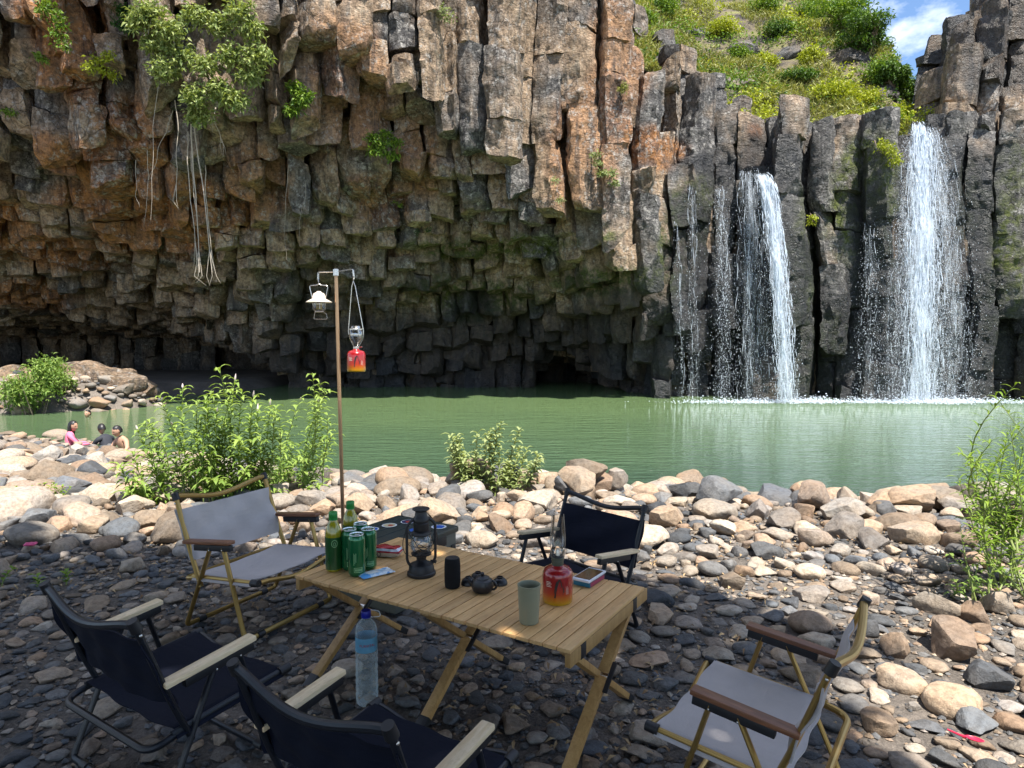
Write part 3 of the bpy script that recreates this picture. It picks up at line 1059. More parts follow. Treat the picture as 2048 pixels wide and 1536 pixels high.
def waterfall(label, lines, base_z, name='waterfall'):
    """lines: (u_top, v_top, u_bottom, y, strands, spread_top, spread_bottom, drops, solidity)"""
    t = thing(name, label, 'waterfall', (0, 0, 0), 0, 'waterfalls')
    SV, SF, DV, DF, ns, nd = [], [], [], [], 0, 0
    HV, HF, HA, nh = [], [], [], 0
    for (ut, vt, ub, vb, y, nst, s0, s1, ndrop, thick) in lines:
        # far enough out to clear the rock all the way down
        hits = sorted(cliff_hit(ut + (ub - ut) * math.sqrt(q) + du, vt + (vb - vt) * q).y for q in (0.08, 0.25, 0.45, 0.65, 0.85) for du in (-9, 9))
        y = min(y, hits[1] + 0.15)
        top, bot = at_depth(ut, vt, y), at_depth(ub, vb, y - 0.5)
        H = top.z - bot.z
        cen = lambda q: np.stack([top.x + (bot.x - top.x) * np.sqrt(q), top.y - 0.55 * np.sqrt(q) + 0 * q, top.z - H * q], -1)
        for lay, st in ((0.0, 1.0), (0.16, 0.8), (0.34, 0.6)):        # thin sheets of falling water between the ropes
            qs, aa = np.linspace(0.0, 1.0, 46), np.linspace(-1, 1, 17)
            Q, A = np.meshgrid(qs, aa, indexing='ij')
            c = cen(Q.ravel()).reshape(46, 17, 3)
            sp = (s0 + (s1 - s0) * np.sqrt(Q)) * (1.25 - 0.3 * lay)
            c[:, :, 0] += A * sp + 0.06 * fbm(np.stack([Q * 6, A * 2, 0 * Q + lay * 9], -1), 2, 8)
            c[:, :, 1] += 0.12 * fbm(np.stack([Q * 5, A * 3, 0 * Q + lay * 5], -1), 2, 9) - 0.12 + lay * 0.6
            HV.append(c.reshape(-1, 3))
            i = (np.arange(45)[:, None] * 17 + np.arange(16)[None]).ravel()
            HF.append(np.column_stack([i, i + 1, i + 18, i + 17]) + nh)
            HA.append((np.clip(1 - np.abs(A) ** 1.6, 0, 1) * st * min(1.0, max(0.0, (thick - 0.006) / 0.014)) * (1 - 0.45 * Q) * smooth01(Q / 0.015)).ravel())
            nh += 46 * 17
        offs = np.concatenate([RNG.normal(0, 0.42, nst // 2), RNG.uniform(-1, 1, nst - nst // 2)])
        for k in range(nst):
            # a strand: broken into ropes of different length
            q = RNG.random() * 0.05
            while q < 1:
                ln = (0.12 + 0.7 * RNG.random() ** 2.5) / H
                qs = np.linspace(q, min(q + ln, 1.02), 7)
                c = cen(qs)
                sp = s0 + (s1 - s0) * np.sqrt(qs)
                c[:, 0] += offs[k] * sp + (0.08 + 0.30 * sp) * fbm(np.stack([qs * 7, 0 * qs + k * 7.1, 0 * qs], -1), 3, 3)
                c[:, 0] += RNG.normal(0, 0.05) * (0.3 + sp)
                c[:, 1] -= 0.25 * RNG.random()
                w = thick * (0.2 + 0.9 * RNG.random() ** 1.5) * np.sin(np.linspace(0.25, math.pi - 0.05, 7)) ** 0.7 * (1 - 0.35 * q)
                seg = 4
                a = np.arange(seg) * 2 * math.pi / seg
                ring = c[:, None, :] + np.stack([np.cos(a)[None] * w[:, None], 0.6 * np.sin(a)[None] * w[:, None], np.zeros((7, seg))], -1)
                SV.append(ring.reshape(-1, 3))
                i = np.arange(6)[:, None] * seg
                kk = np.arange(seg)[None]
                SF.append((np.stack([i + kk, i + (kk + 1) % seg, i + seg + (kk + 1) % seg, i + seg + kk], -1).reshape(-1, 4)) + ns)
                ns += 7 * seg
                q += ln * (0.7 + 1.6 * RNG.random() * (0.3 + q))
        q = RNG.random(ndrop) ** 0.75
        k = RNG.integers(0, nst, ndrop)
        sp = s0 + (s1 - s0) * np.sqrt(q)
        c = cen(q)
        wide = RNG.random(ndrop) < 0.45
        c[:, 0] += np.where(wide, RNG.normal(0, 0.75, ndrop), offs[k] + RNG.normal(0, 0.16, ndrop)) * sp
        c[:, 1] += RNG.normal(0, 0.22, ndrop)
        c[:, 2] += RNG.normal(0, 0.05, ndrop)
        W = 0.006 + 0.014 * RNG.random(ndrop) ** 3
        L = W * (0.9 + 1.5 * RNG.random(ndrop) ** 2)
        v, f = drops(c, W * 1.5, L, RNG.normal(0, 0.12, ndrop))
        DV.append(v); DF.append(f + nd); nd += len(v)
    tag(link('water_sheet', make_mesh('water_sheet', np.concatenate(HV), np.concatenate(HF), True, [M_SHEET], {'veil': np.concatenate(HA)}), t), kind='stuff')
    tag(link('water_strands', make_mesh('water_strands', np.concatenate(SV), np.concatenate(SF), True, [M_FALL]), t), kind='stuff')
    tag(link('water_drops', make_mesh('water_drops', np.concatenate(DV), np.concatenate(DF), True, [M_FALL]), t), kind='stuff')
    return t


#            u_top v_top u_bot v_bot  y   strands s0   s1   drops thick
waterfall('main waterfall plunging wide and white at the right', [
    (1834, 246, 1836, 803, 26.3, 60, 0.26, 0.78, 13000, 0.022),
    (1856, 256, 1902, 803, 26.4, 12, 0.18, 1.10, 8500, 0.012),
    (1826, 262, 1780, 803, 26.4, 6, 0.12, 0.85, 6000, 0.010)], WATER_Z)
waterfall('strong narrow waterfall arching over the left ledge', [
    (1515, 345, 1570, 800, 26.6, 36, 0.26, 0.38, 6000, 0.021),
    (1494, 338, 1505, 800, 26.8, 8, 0.34, 0.60, 3000, 0.012)], WATER_Z)
waterfall('thin broken waterfall over dark wet columns', [
    (1435, 372, 1448, 800, 26.7, 4, 0.24, 0.42, 2400, 0.009)], WATER_Z)
waterfall('thinnest leftmost trickle beside mossy columns', [
    (1380, 368, 1388, 800, 26.7, 3, 0.14, 0.28, 1000, 0.009), (1345, 440, 1362, 800, 26.4, 2, 0.05, 0.16, 400, 0.008)], WATER_Z)
waterfall('short trickle between the two larger waterfalls', [
    (1735, 440, 1732, 800, 26.6, 3, 0.06, 0.40, 1500, 0.009)], WATER_Z)

# foam and splash along the foot of the falls
n = 11000
fx = np.concatenate([RNG.normal(16, 1.5, 6000), RNG.normal(11.6, 0.5, 1500), RNG.normal(9.8, 1.6, 2000), 6.5 + 14 * RNG.random(1500)])
fy = 25.9 - np.abs(RNG.normal(0, 0.35, n)) * (0.6 + 0.8 * RNG.random(n)) + 0.25 * fbm(np.stack([fx * 0.9, 0 * fx, 0 * fx], -1), 3, 5)
fz = WATER_Z + 0.01 + np.abs(RNG.normal(0, 0.12, n)) * RNG.random(n) ** 1.5
W = 0.008 + 0.030 * RNG.random(n) ** 2
v, f = drops(np.stack([fx, fy, fz], -1), W * 2.4, W * 0.8)
tag(link('foam', make_mesh('foam', v, f, True, [M_FALL])), 'white foam and spray along the foot of the waterfalls', 'foam', kind='stuff')

# ------------------------------------------------------------------ stones of the bank
def stone_material():
    t = NT('river_stone')
    o = t.obj()
    p = t.pos()
    a = t.attr('stone')
    sep = t.node('ShaderNodeSeparateColor')
    t.l.new(a.outputs['Color'], sep.inputs['Color'])
    info = t.node('ShaderNodeObjectInfo')
    kind = t.math('FRACT', t.math('ADD', sep.outputs[0], t.math('MULTIPLY', info.outputs['Random'], 7.31)))
    val = t.math('FRACT', t.math('ADD', sep.outputs[1], t.math('MULTIPLY', info.outputs['Random'], 13.7)))
    near = sep.outputs[2]
    col = t.ramp(kind, (0.0, (0.225, 0.185, 0.145)), (0.2, (0.285, 0.225, 0.165)), (0.4, (0.28, 0.20, 0.14)), (0.55, (0.25, 0.235, 0.215)), (0.7, (0.335, 0.29, 0.235)), (0.86, (0.215, 0.20, 0.19)), (1.0, (0.295, 0.245, 0.19)))
    dk = t.ramp(kind, (0.0, (0.075, 0.084, 0.096)), (0.35, (0.105, 0.112, 0.12)), (0.6, (0.14, 0.14, 0.14)), (0.8, (0.06, 0.067, 0.078)), (1.0, (0.125, 0.135, 0.15)))
    c = t.mix(near, col, dk)
    n1, n2, n3 = t.noise(p, 5.5, 6, 0.65), t.noise(p, 34, 6, 0.7), t.noise(p, 130, 4, 0.7)
    c = t.mix(t.ramp(n1, (0.38, 0.0), (0.66, 0.75)), c, t.mix(1.0, c, (1.25, 1.08, 0.90), 'MULTIPLY'))
    c = t.mix(t.ramp(n2, (0.40, 0.65), (0.56, 0.0)), c, t.mix(1.0, c, (0.5, 0.47, 0.45), 'MULTIPLY'))
    c = t.mix(t.ramp(n3, (0.56, 0.0), (0.72, 0.5)), c, t.mix(1.0, c, (1.5, 1.45, 1.4), 'MULTIPLY'))
    br = t.math('ADD', t.math('MULTIPLY', val, 0.75), 0.62)
    c = t.mix(1.0, c, t.node('ShaderNodeCombineColor', {0: br, 1: br, 2: br}).outputs[0], 'MULTIPLY')
    h = t.math('ADD', t.math('MULTIPLY', n2, 0.7), t.math('MULTIPLY', n3, 0.3))
    nr = t.bump(n1, 0.6, 0.05)
    b = t.bsdf(Base_Color=c, Roughness=0.78, Normal=t.bump(h, 0.7, 0.012, nr))
    b.inputs['Specular IOR Level'].default_value = 0.4
    return t.m


M_STONE = stone_material()


def stone_proto(seed, sub, angular):
    rs = np.random.default_rng(seed)
    bm = bmesh.new()
    bmesh.ops.create_icosphere(bm, subdivisions=sub, radius=1.0)
    V = np.array([v.co[:] for v in bm.verts])
    F = np.array([[v.index for v in f.verts] for f in bm.faces])
    bm.free()
    for q in range(15 if angular else 7):
        nn = rs.normal(0, 1, 3); nn /= np.linalg.norm(nn)
        d = (0.42 + 0.36 * rs.random()) if angular else (0.68 + 0.26 * rs.random())
        s = np.maximum(0, V @ nn - d)
        V = V - (s * (0.97 if angular else 0.8))[:, None] * nn
    V = V + (0.06 if angular else 0.10) * fbm3(V * 1.1 + seed, 2, seed)
    if sub > 2: V = V + 0.035 * fbm3(V * 3.2 + seed, 3, seed + 5)
    V = V / np.abs(V).max(0)
    ax = np.array([1.0, 0.66 + 0.28 * rs.random(), 0.42 + 0.30 * rs.random()])
    return V * ax, F


NPROTO = 16
protos = {sub: [stone_proto(k, sub, k % 4 != 0) for k in range(NPROTO)] for sub in (1, 2, 3, 4)}


class Darts:
    """dart throwing with a hash grid"""
    def __init__(s):
        s.g = {}
        s.c = 0.35
    def ok(s, x, y, r, ov):
        gx, gy = int(math.floor(x / s.c)), int(math.floor(y / s.c))
        for a in range(gx - 2, gx + 3):
            for b in range(gy - 2, gy + 3):
                for (X, Y, Rr) in s.g.get((a, b), ()):
                    if (X - x) ** 2 + (Y - y) ** 2 < ((r + Rr) * ov) ** 2: return False
        return True
    def put(s, x, y, r):
        s.g.setdefault((int(math.floor(x / s.c)), int(math.floor(y / s.c))), []).append((x, y, r))


darts = Darts()
stones = []                                          # x, y, z, size, proto, rotz, tiltx, tilty, flat


def in_view(x, y, m=0.4):
    return abs(x) < 0.765 * y + m


def add_stone(x, y, r, ov, flat=1.0, lift=0.0, force=False, pr=None, rz=None):
    if not force and not darts.ok(x, y, r, ov): return False
    darts.put(x, y, r)
    stones.append((x, y, lift, r, int(RNG.choice([1, 2, 4, 5, 7, 8, 10, 11, 13, 14]) if r > 0.2 and pr is None else RNG.integers(NPROTO)), RNG.uniform(0, 6.28) if rz is None else rz, RNG.normal(0, 0.16), RNG.normal(0, 0.16), flat))
    return True


# boulders read off the photograph (foot of each boulder on the sloping bank): u, v of its foot, width in pixels
def on_bank(u, v):
    d = ray(u, v)
    y = np.arange(1.2, 30, 0.02)
    P = np.array([0, 0, CAM_H]) + np.outer(y / d.y, np.array(d))
    k = np.nonzero(ground_height(P[:, 0], P[:, 1]) > P[:, 2])[0]
    return Vector(P[k[0]]) if len(k) else on_level(u, v, -0.5)


BOULDERS = [(90, 935, 95), (170, 960, 100), (340, 1085, 120), (625, 985, 75), (635, 1035, 85), (715, 1030, 95), (760, 985, 70), (955, 975, 88), (900, 1025, 85), (1000, 1065, 80),
            (1170, 1000, 70), (1120, 990, 70), (1000, 1010, 45), (1050, 1050, 70), (560, 1010, 55), (250, 1030, 90), (55, 1060, 80), (60, 1000, 110), (130, 1030, 80), (225, 1080, 70),
            (1600, 1010, 70), (1690, 1020, 50), (1620, 1040, 60), (1525, 1020, 75), (1440, 1010, 80), (1330, 1010, 60), (1780, 1040, 80), (1700, 1050, 90), (1640, 1100, 70), (1760, 1100, 90),
            (1860, 1060, 60), (1475, 1190, 85), (1900, 1240, 90), (1975, 1260, 80), (1640, 1280, 95), (1940, 1330, 130), (2030, 1240, 90), (1320, 1230, 70), (1340, 1210, 60), (2000, 1400, 110), (1820, 1330, 80),
            (1750, 1290, 70), (1940, 1450, 120), (1560, 1260, 60), (870, 1230, 90), (700, 1290, 60), (1830, 1400, 100), (1990, 1490, 110), (1790, 1500, 90), (1880, 1180, 70), (830, 1100, 60), (960, 1100, 80), (1180, 1060, 60)]
for u, v, w in BOULDERS:
    p = on_bank(u, v)
    add_stone(p.x, p.y + 0.1, w / FPX * p.y * 0.52, 0.5, force=True)

zones = [(0.36, 0.20, 520, 5.0, 17.0), (0.24, 0.11, 11000, 4.4, 16.0), (0.115, 0.06, 16000, 1.5, 11.0), (0.075, 0.04, 18000, 1.4, 9.0), (0.042, 0.022, 26000, 1.3, 5.6)]
for rmax, rmin, tries, y0, y1 in zones:
    for k in range(tries):
        y = y0 + (y1 - y0) * RNG.random() ** (0.75 if y1 > 10 else 0.9)
        x = RNG.uniform(-0.8 * y - 2.0, 0.8 * y + 2.0)
        if y > np.interp(x, _SX, _SY) + 0.5: continue
        if rmax > 0.3 and x > -2 and RNG.random() < 0.7: continue
        camp = math.hypot(x + 0.2, (y - 2.3)) < 2.0
        r = rmin + (rmax - rmin) * RNG.random() ** 1.6
        if -11.2 < x < -7.0 and y > 13.0 and r > 0.13: continue
        if camp and r > 0.085 and RNG.random() < 0.85: continue
        if x < 0.4 and y < 4.3 and r > 0.055 and RNG.random() < 0.88: continue
        add_stone(x, y, r, (0.70 if y > 4.6 else 0.80) if r > 0.05 else 0.86, flat=0.58 if (camp or y < 3.8) else 0.9)
# a second course lying on the berm beside the water, and the far left mound
for k in range(420):
    x = RNG.uniform(-9, 7.5)
    ys = float(np.interp(x, _SX, _SY))
    y = ys - 0.7 - 3.2 * RNG.random() ** 0.8
    if x < -6.5 and y > 12.4: continue
    r = 0.10 + 0.18 * RNG.random() ** 1.5
    add_stone(x, y, r, 0.0, lift=r * (0.5 if x < 1 else 0.25), force=True)
for k in range(2200):
    a, q = RNG.uniform(0, 6.28), math.sqrt(RNG.random())
    x, y = -17.5 + 7.0 * q * math.cos(a), 24.0 + 4.4 * q * math.sin(a)
    add_stone(x, y, 0.10 + 0.42 * RNG.random() ** 2.5, 0.62)
for u, v, w in ((120, 830, 60), (190, 824, 50), (40, 838, 70), (235, 817, 60), (165, 812, 60), (60, 822, 50), (280, 808, 60), (330, 802, 90), (205, 812, 55), (20, 830, 60)):
    p = on_level(u, v, WATER_Z)
    add_stone(p.x, p.y + 0.4, w / FPX * p.y * 0.5, 0.5, force=True, flat=0.8)

ST = np.array([(s[0], s[1], s[2], s[3], s[5], s[6], s[7], s[8]) for s in stones])
gz = ground_height(ST[:, 0], ST[:, 1])
near = (RNG.random(len(ST)) < np.where(ST[:, 3] < 0.075, 0.45, 0.15)) * 1.0     # dark basalt is commoner among the small cobbles, partly camp shade put into colour


def stone_matrix(k):
    x, y, lift, r, rz, tx, ty, fl = ST[k]
    pr = protos[2][stones[k][4]][0]
    th = np.abs(pr[:, 2]).max() * r * fl
    z = gz[k] + lift + th * 0.42
    return Matrix.Translation((x, y, z)) @ Euler((tx * fl, ty * fl, rz)).to_matrix().to_4x4() @ Matrix.Diagonal((r, r, r * fl, 1))


# the 300 stones that show largest become stones of their own, the rest one mass
def px_area(k):
    x, y, lift, r = ST[k, :4]
    if not in_view(x, y, 0.0) or y < 1.25: return 0
    return (r * FPX / y) ** 2 * (0.6 if lift == 0 else 1)


area = np.array([px_area(k) for k in range(len(stones))])
big = set(int(k) for k in np.argsort(-area)[:300])
stone_data = {}
for k in sorted(big):
    pr, nr = stones[k][4], int(round(near[k]))
    sub = 4
    key = (pr, nr, sub)
    if key not in stone_data:
        V, F = protos[sub][pr]
        rs = np.random.default_rng(pr * 7 + nr)
        stone_data[key] = make_mesh('stone', V, F, True, [M_STONE], {'stone': np.tile([rs.random(), rs.random(), float(nr), 1], (len(V), 1))}, sharp=32)
    o = link('stone', stone_data[key], riverbank)
    o.matrix_world = stone_matrix(k)
    o.matrix_local = stone_matrix(k)

SV, SF, SA, n = [], [], [], 0
for k in range(len(stones)):
    if k in big: continue
    pxr = ST[k, 3] * FPX / ST[k, 1]
    V, F = protos[(3 if pxr > 20 else 2) if in_view(ST[k, 0], ST[k, 1], 0.5) and pxr > 5 else 1][stones[k][4]]
    M = np.array(stone_matrix(k))
    SV.append(V @ M[:3, :3].T + M[:3, 3])
    SF.append(F + n)
    SA.append(np.tile([RNG.random(), RNG.random(), near[k], 1], (len(V), 1)))
    n += len(V)
tag(link('cobbles', make_mesh('cobbles', np.concatenate(SV), np.concatenate(SF), True, [M_STONE], {'stone': np.concatenate(SA)}), riverbank), kind='stuff')

# grit between the cobbles, dry leaves and twigs
n = 32000
y = 1.25 + 5.6 * RNG.random(n) ** 0.8
x = RNG.uniform(-1, 1, n) * (0.8 * y + 1.2)
r = 0.007 + 0.014 * RNG.random(n) ** 1.8
z = ground_height(x, y) + r * 0.25
V0, F0 = np.array([[1, 0, 0], [0.2, 0.8, 0.1], [-0.9, 0.3, 0], [-0.4, -0.8, 0.05], [0.6, -0.6, 0], [0.1, 0.05, 0.55], [0, 0, -0.5]]), np.array([[0, 1, 5], [1, 2, 5], [2, 3, 5], [3, 4, 5], [4, 0, 5], [1, 0, 6], [2, 1, 6], [3, 2, 6], [4, 3, 6], [0, 4, 6]])
ca, sa = np.cos(RNG.uniform(0, 6.28, n)), 0
ang = RNG.uniform(0, 6.28, n)
ca, sa = np.cos(ang), np.sin(ang)
P = V0[None] * r[:, None, None] * RNG.uniform(0.6, 1.3, (n, 7, 1))
Q = np.stack([P[:, :, 0] * ca[:, None] - P[:, :, 1] * sa[:, None], P[:, :, 0] * sa[:, None] + P[:, :, 1] * ca[:, None], P[:, :, 2]], -1) + np.stack([x, y, z], -1)[:, None]
nn = (RNG.random(n) < 0.6) * 1.0
at = np.repeat(np.column_stack([RNG.random(n), RNG.random(n), nn, np.ones(n)]), 7, 0)
tag(link('gravel', make_mesh('gravel', Q.reshape(-1, 3), (F0[None] + np.arange(n)[:, None, None] * 7).reshape(-1, 3), False, [M_STONE], {'stone': at}), riverbank), kind='stuff')
t_ = NT('dry_leaf')
c_ = t_.mix(t_.attr('tint').outputs['Fac'], (0.16, 0.09, 0.045), (0.42, 0.30, 0.16))
t_.bsdf(Base_Color=c_, Roughness=0.9)
n = 6000
y = 1.3 + 6.2 * RNG.random(n) ** 0.9
x = RNG.uniform(-1, 1, n) * (0.8 * y + 1.2)
cl = fbm(np.stack([x, y, 0 * x], -1) * 1.3, 3, 33) > 0.0
x, y = x[cl], y[cl]
V, F, T = leaves(np.stack([x, y, ground_height(x, y) + 0.012 + 0.02 * RNG.random(len(x))], -1), 0.02 + 0.035 * RNG.random(len(x)), 0.010 + 0.008 * RNG.random(len(x)), RNG.normal(0, 1, (len(x), 3)) * np.array([1, 1, 0.2]), up=0.7)
tag(link('dry_leaf_litter', make_mesh('dry_leaf_litter', V, F, False, [t_.m], {'tint': T})), 'brown dry leaves scattered between the stones', 'leaf litter', kind='stuff')

# ------------------------------------------------------------------ plants
M_SPIKE = simple_mat('pink_white_flower_spike', (0.75, 0.62, 0.60), 0.8, var=0.25, scale=40)


def stalk(parent, base, tip, nleaf, leaf_len, leaf_w, mat, droop=0.5, spike=False, r=0.007, bend=0.12, start=0.12):
    """one stalk: curved stem with narrow drooping leaves (a sub-part) and, on some, a flower spike"""
    b, e = Vector(base), Vector(tip)
    side = Vector(RNG.normal(0, 1, 3)).cross(e - b).normalized() * (e - b).length * bend
    n = 9
    path = [b.lerp(e, k / (n - 1)) + side * math.sin(math.pi * k / (n - 1)) for k in range(n)]
    st = MB().tube(path, [r * (1 - 0.75 * k / (n - 1)) for k in range(n)], 6).build('stalk', M_STEM, parent)
    t = start + (1 - start) * (np.arange(nleaf) + RNG.random(nleaf)) / nleaf
    P = np.array([tuple(p) for p in path])
    C = np.stack([np.interp(t, np.linspace(0, 1, n), P[:, k]) for k in range(3)], -1)
    ax = np.array((e - b).normalized())
    a = np.arange(nleaf) * 2.4 + RNG.uniform(0, 6.28)
    D = np.stack([np.cos(a), np.sin(a), 0.5 + 0.6 * RNG.random(nleaf)], -1) + ax * 0.3
    L = leaf_len * (0.55 + 0.6 * RNG.random(nleaf)) * (1.1 - 0.45 * np.abs(t - 0.45))
    # long leaves: an arching strip of four quads
    D /= np.linalg.norm(D, axis=1, keepdims=True)
    S_ = np.cross(D, np.array([0, 0, 1.0]))
    S_ /= np.linalg.norm(S_, axis=1, keepdims=True)
    rows = []
    W = leaf_w * (0.7 + 0.6 * RNG.random(nleaf))
    for q, wq in ((0, 0.12), (0.25, 0.8), (0.5, 1.0), (0.78, 0.6), (1.0, 0.03)):
        c = C + D * (L * q)[:, None]
        c[:, 2] -= droop * L * q ** 2 * (0.7 + 0.6 * (W / leaf_w))
        up = np.array([0, 0, 1.0]) * (0.18 * W * wq)[:, None]
        rows += [c - S_ * (W * wq * 0.5)[:, None] + up, c, c + S_ * (W * wq * 0.5)[:, None] + up]
    V = np.stack(rows, 1).reshape(-1, 3)
    f = []
    for q in range(4):
        for k in range(2):
            i = q * 3 + k
            f.append((i, i + 1, i + 4, i + 3))
    F = (np.arange(nleaf)[:, None, None] * 15 + np.array(f)[None]).reshape(-1, 4)
    T = np.repeat(np.clip(0.25 + 0.55 * t + RNG.normal(0, 0.2, nleaf), 0, 1), 15)
    lv = link('leaves', make_mesh('leaves', V, F, True, [mat], {'tint': T}), st)
    lv['kind'] = 'stuff'
    if spike:
        d = (path[-1] - path[-2]).normalized()
        h = 0.035 + 0.03 * RNG.random()
        MB().tube([path[-1] + d * h * q for q in (0, 0.2, 0.6, 1)], [0.005, 0.008, 0.006, 0.002], 7).build('flower_spike', M_SPIKE, st)
    return st


# tall flowering weed clump by the left of the lantern pole
p0 = on_level(455, 1012, -0.05)
weed = thing('tall_weed', 'tall bright green weed clump with pinkish flower spikes beside the lantern pole', 'plant', tuple(p0))
tops = [(RNG.uniform(230, 670), RNG.uniform(880, 985)) for _ in range(16)] + [(RNG.uniform(270, 655), RNG.uniform(775, 880)) for _ in range(16)] + [(438, 735), (470, 760), (395, 800), (318, 790), (365, 775), (425, 790), (500, 830), (540, 810), (625, 745), (640, 770), (600, 800), (655, 830), (290, 850), (345, 850), (300, 890), (265, 905),
        (385, 860), (450, 850), (480, 880), (420, 900), (520, 870), (560, 860), (580, 890), (640, 880), (665, 870), (350, 910), (310, 940), (390, 930), (460, 930), (540, 920), (610, 920), (240, 930), (270, 960), (500, 950), (430, 960), (570, 950)]
for k, (u, v) in enumerate(tops):
    y = 5.55 + 0.55 * (RNG.random() - 0.4) + (0.5 if u > 560 else 0)
    tp = at_depth(u, v, y)
    bu = 455 + (u - 455) * (0.72 if u < 560 else 0.8) + RNG.normal(0, 12)
    bs = on_bank(bu, 1004 + RNG.normal(0, 8) if u < 560 else 985)
    stalk(weed, bs - p0, tp - p0, 52 if v < 850 else 42, 0.185, 0.030, M_LEAF_WEED, spike=v < 860 and k % 3 == 0, bend=0.05)

# pale bushy weed at the waterline in the middle
p0 = on_bank(985, 985)
weed2 = thing('waterside_weed', 'pale leafy weed clump at the water edge behind a tan boulder', 'plant', tuple(p0))
for k in range(24):
    u, v = RNG.uniform(885, 1082), RNG.uniform(842, 925)
    if k < 3: u, v = (1003, 975, 900)[k], (840, 862, 868)[k]
    tp = at_depth(u, v + abs(u - 985) * 0.25, p0.y + RNG.normal(0, 0.2))
    bs = Vector((p0.x + (tp.x - p0.x) * 0.55, p0.y + RNG.normal(0, 0.12), p0.z - 0.05))
    stalk(weed2, bs - p0, tp - p0, 40, 0.13, 0.034, M_LEAF_PALE, bend=0.08, r=0.006)

# willow-like shrub leaning in from the right
p0 = on_level(1965, 1190, 0.0)
willow = thing('willow_shrub', 'narrow leaved willow shrub leaning in at the right edge', 'plant', tuple(p0))
tips = [(RNG.uniform(1940, 2110), RNG.uniform(800, 1080)) for _ in range(6)] + [(1925, 910), (1915, 950), (1945, 985), (1990, 790), (2030, 770), (2020, 850), (1985, 880), (2045, 900), (1960, 920), (1935, 1000), (1990, 960), (2040, 980), (1960, 1040), (2070, 830), (2090, 900), (2100, 960), (2010, 1020), (2075, 1030), (1930, 930), (2055, 800), (1975, 1000), (2030, 930), (2000, 905), (2060, 960)]
for k, (u, v) in enumerate(tips):
    y = p0.y + RNG.normal(0.1, 0.22)
    tp = at_depth(u, v, y)
    bs = p0 + Vector((0.22 + RNG.normal(0, 0.08), RNG.normal(0.1, 0.08), 0.0 if k % 2 else 0.25))
    stalk(willow, bs - p0, tp - p0, 40, 0.12, 0.013, M_LEAF_BRIGHT, droop=0.42, bend=0.16, r=0.006, start=0.3)
p1 = on_level(1955, 1200, 0.0)
sprout = thing('leafy_sprout', 'low broad leaved green sprout among stones below the willow shrub', 'plant', tuple(p1))
for u, v in ((1920, 1050), (1935, 1090), (1900, 1110), (1960, 1120), (1990, 1130), (2030, 1120), (1910, 1160), (1975, 1165), (2040, 1150)):
    tp = at_depth(u, v, p1.y + RNG.normal(0, 0.1))
    stalk(sprout, Vector((RNG.normal(0.05, 0.12), RNG.normal(0, 0.06), 0)), tp - p1, 12, 0.075, 0.022, M_LEAF_WEED, bend=0.1)

# low herbs among the boulders on the left
for u, v, lab in ((40, 1000, 'low green herb patch between boulders at the far left'), (105, 1010, 'low green herb beside the striped boulder'), (60, 1175, 'tiny green sprout in the shade at the left')):
    p = on_bank(u, v)
    t = thing('ground_herb', lab, 'plant', tuple(p))
    for k in range(9 if v < 1100 else 3):
        b = Vector((RNG.normal(0, 0.16), RNG.normal(0, 0.08), 0.0))
        stalk(t, b, b + Vector((RNG.normal(0, 0.06), RNG.normal(0, 0.05), (0.14 if v < 1100 else 0.05) + 0.06 * RNG.random())), 12, 0.06, 0.02, M_LEAF_BRIGHT, droop=0.3, r=0.004)

# bushes on the far left mound
for u, v, y, rx, rz, mat, lab, nl in ((66, 772, 21.6, 1.25, 1.05, M_LEAF_WEED, 'rounded bright green bush on the left shore mound', 4600), (125, 770, 23.0, 0.55, 0.40, M_LEAF_WEED, 'small upright bush right of the left shore bush', 800),
                                       (228, 800, 25.5, 0.62, 0.30, M_LEAF_DARK, 'low dark green bush at the cave mouth shore', 900)):
    p = at_depth(u, v, y)
    g0 = float(ground_height(np.array([p.x]), np.array([p.y]))[0])
    t = thing('shore_bush', lab, 'bush', (p.x, p.y, g0))
    bl = [(RNG.normal(0, 0.42) * rx, RNG.normal(0, 0.3) * rx, p.z - g0 + RNG.normal(0, 0.3) * rz, rx * 0.5, rx * 0.45, rz * 0.55) for _ in range(9)]
    foliage_obj('foliage', bl, nl, 0.15, mat, t, shell=0.25, ratio=0.3)['kind'] = 'stuff'
    s = MB()
    for q in range(7): s.tube([(RNG.normal(0, 0.1), 0, -0.2), (RNG.normal(0, 0.35) * rx, RNG.normal(0, 0.3) * rx, max(0.2, p.z - g0))], [0.03, 0.01], 5)
    s.build('stem', M_BARK, t)['kind'] = 'stuff'
for u, v, r in ((170, 790, 1.5), (235, 800, 1.1), (110, 800, 1.2), (30, 790, 1.3), (205, 770, 1.2)):
    p = at_depth(u, v, 24.8)
    V, F = crag((p.x, p.y, p.z + 0.05 * r), r, int(u), None, (1.6, 1.0, 0.75), 4)
    link('crag', make_mesh('crag', V, F, True, [M_CLIFF], {'mask': np.tile([0.15, 0.1, 0.35, 0.4], (len(V), 1))}, sharp=40), riverbank)

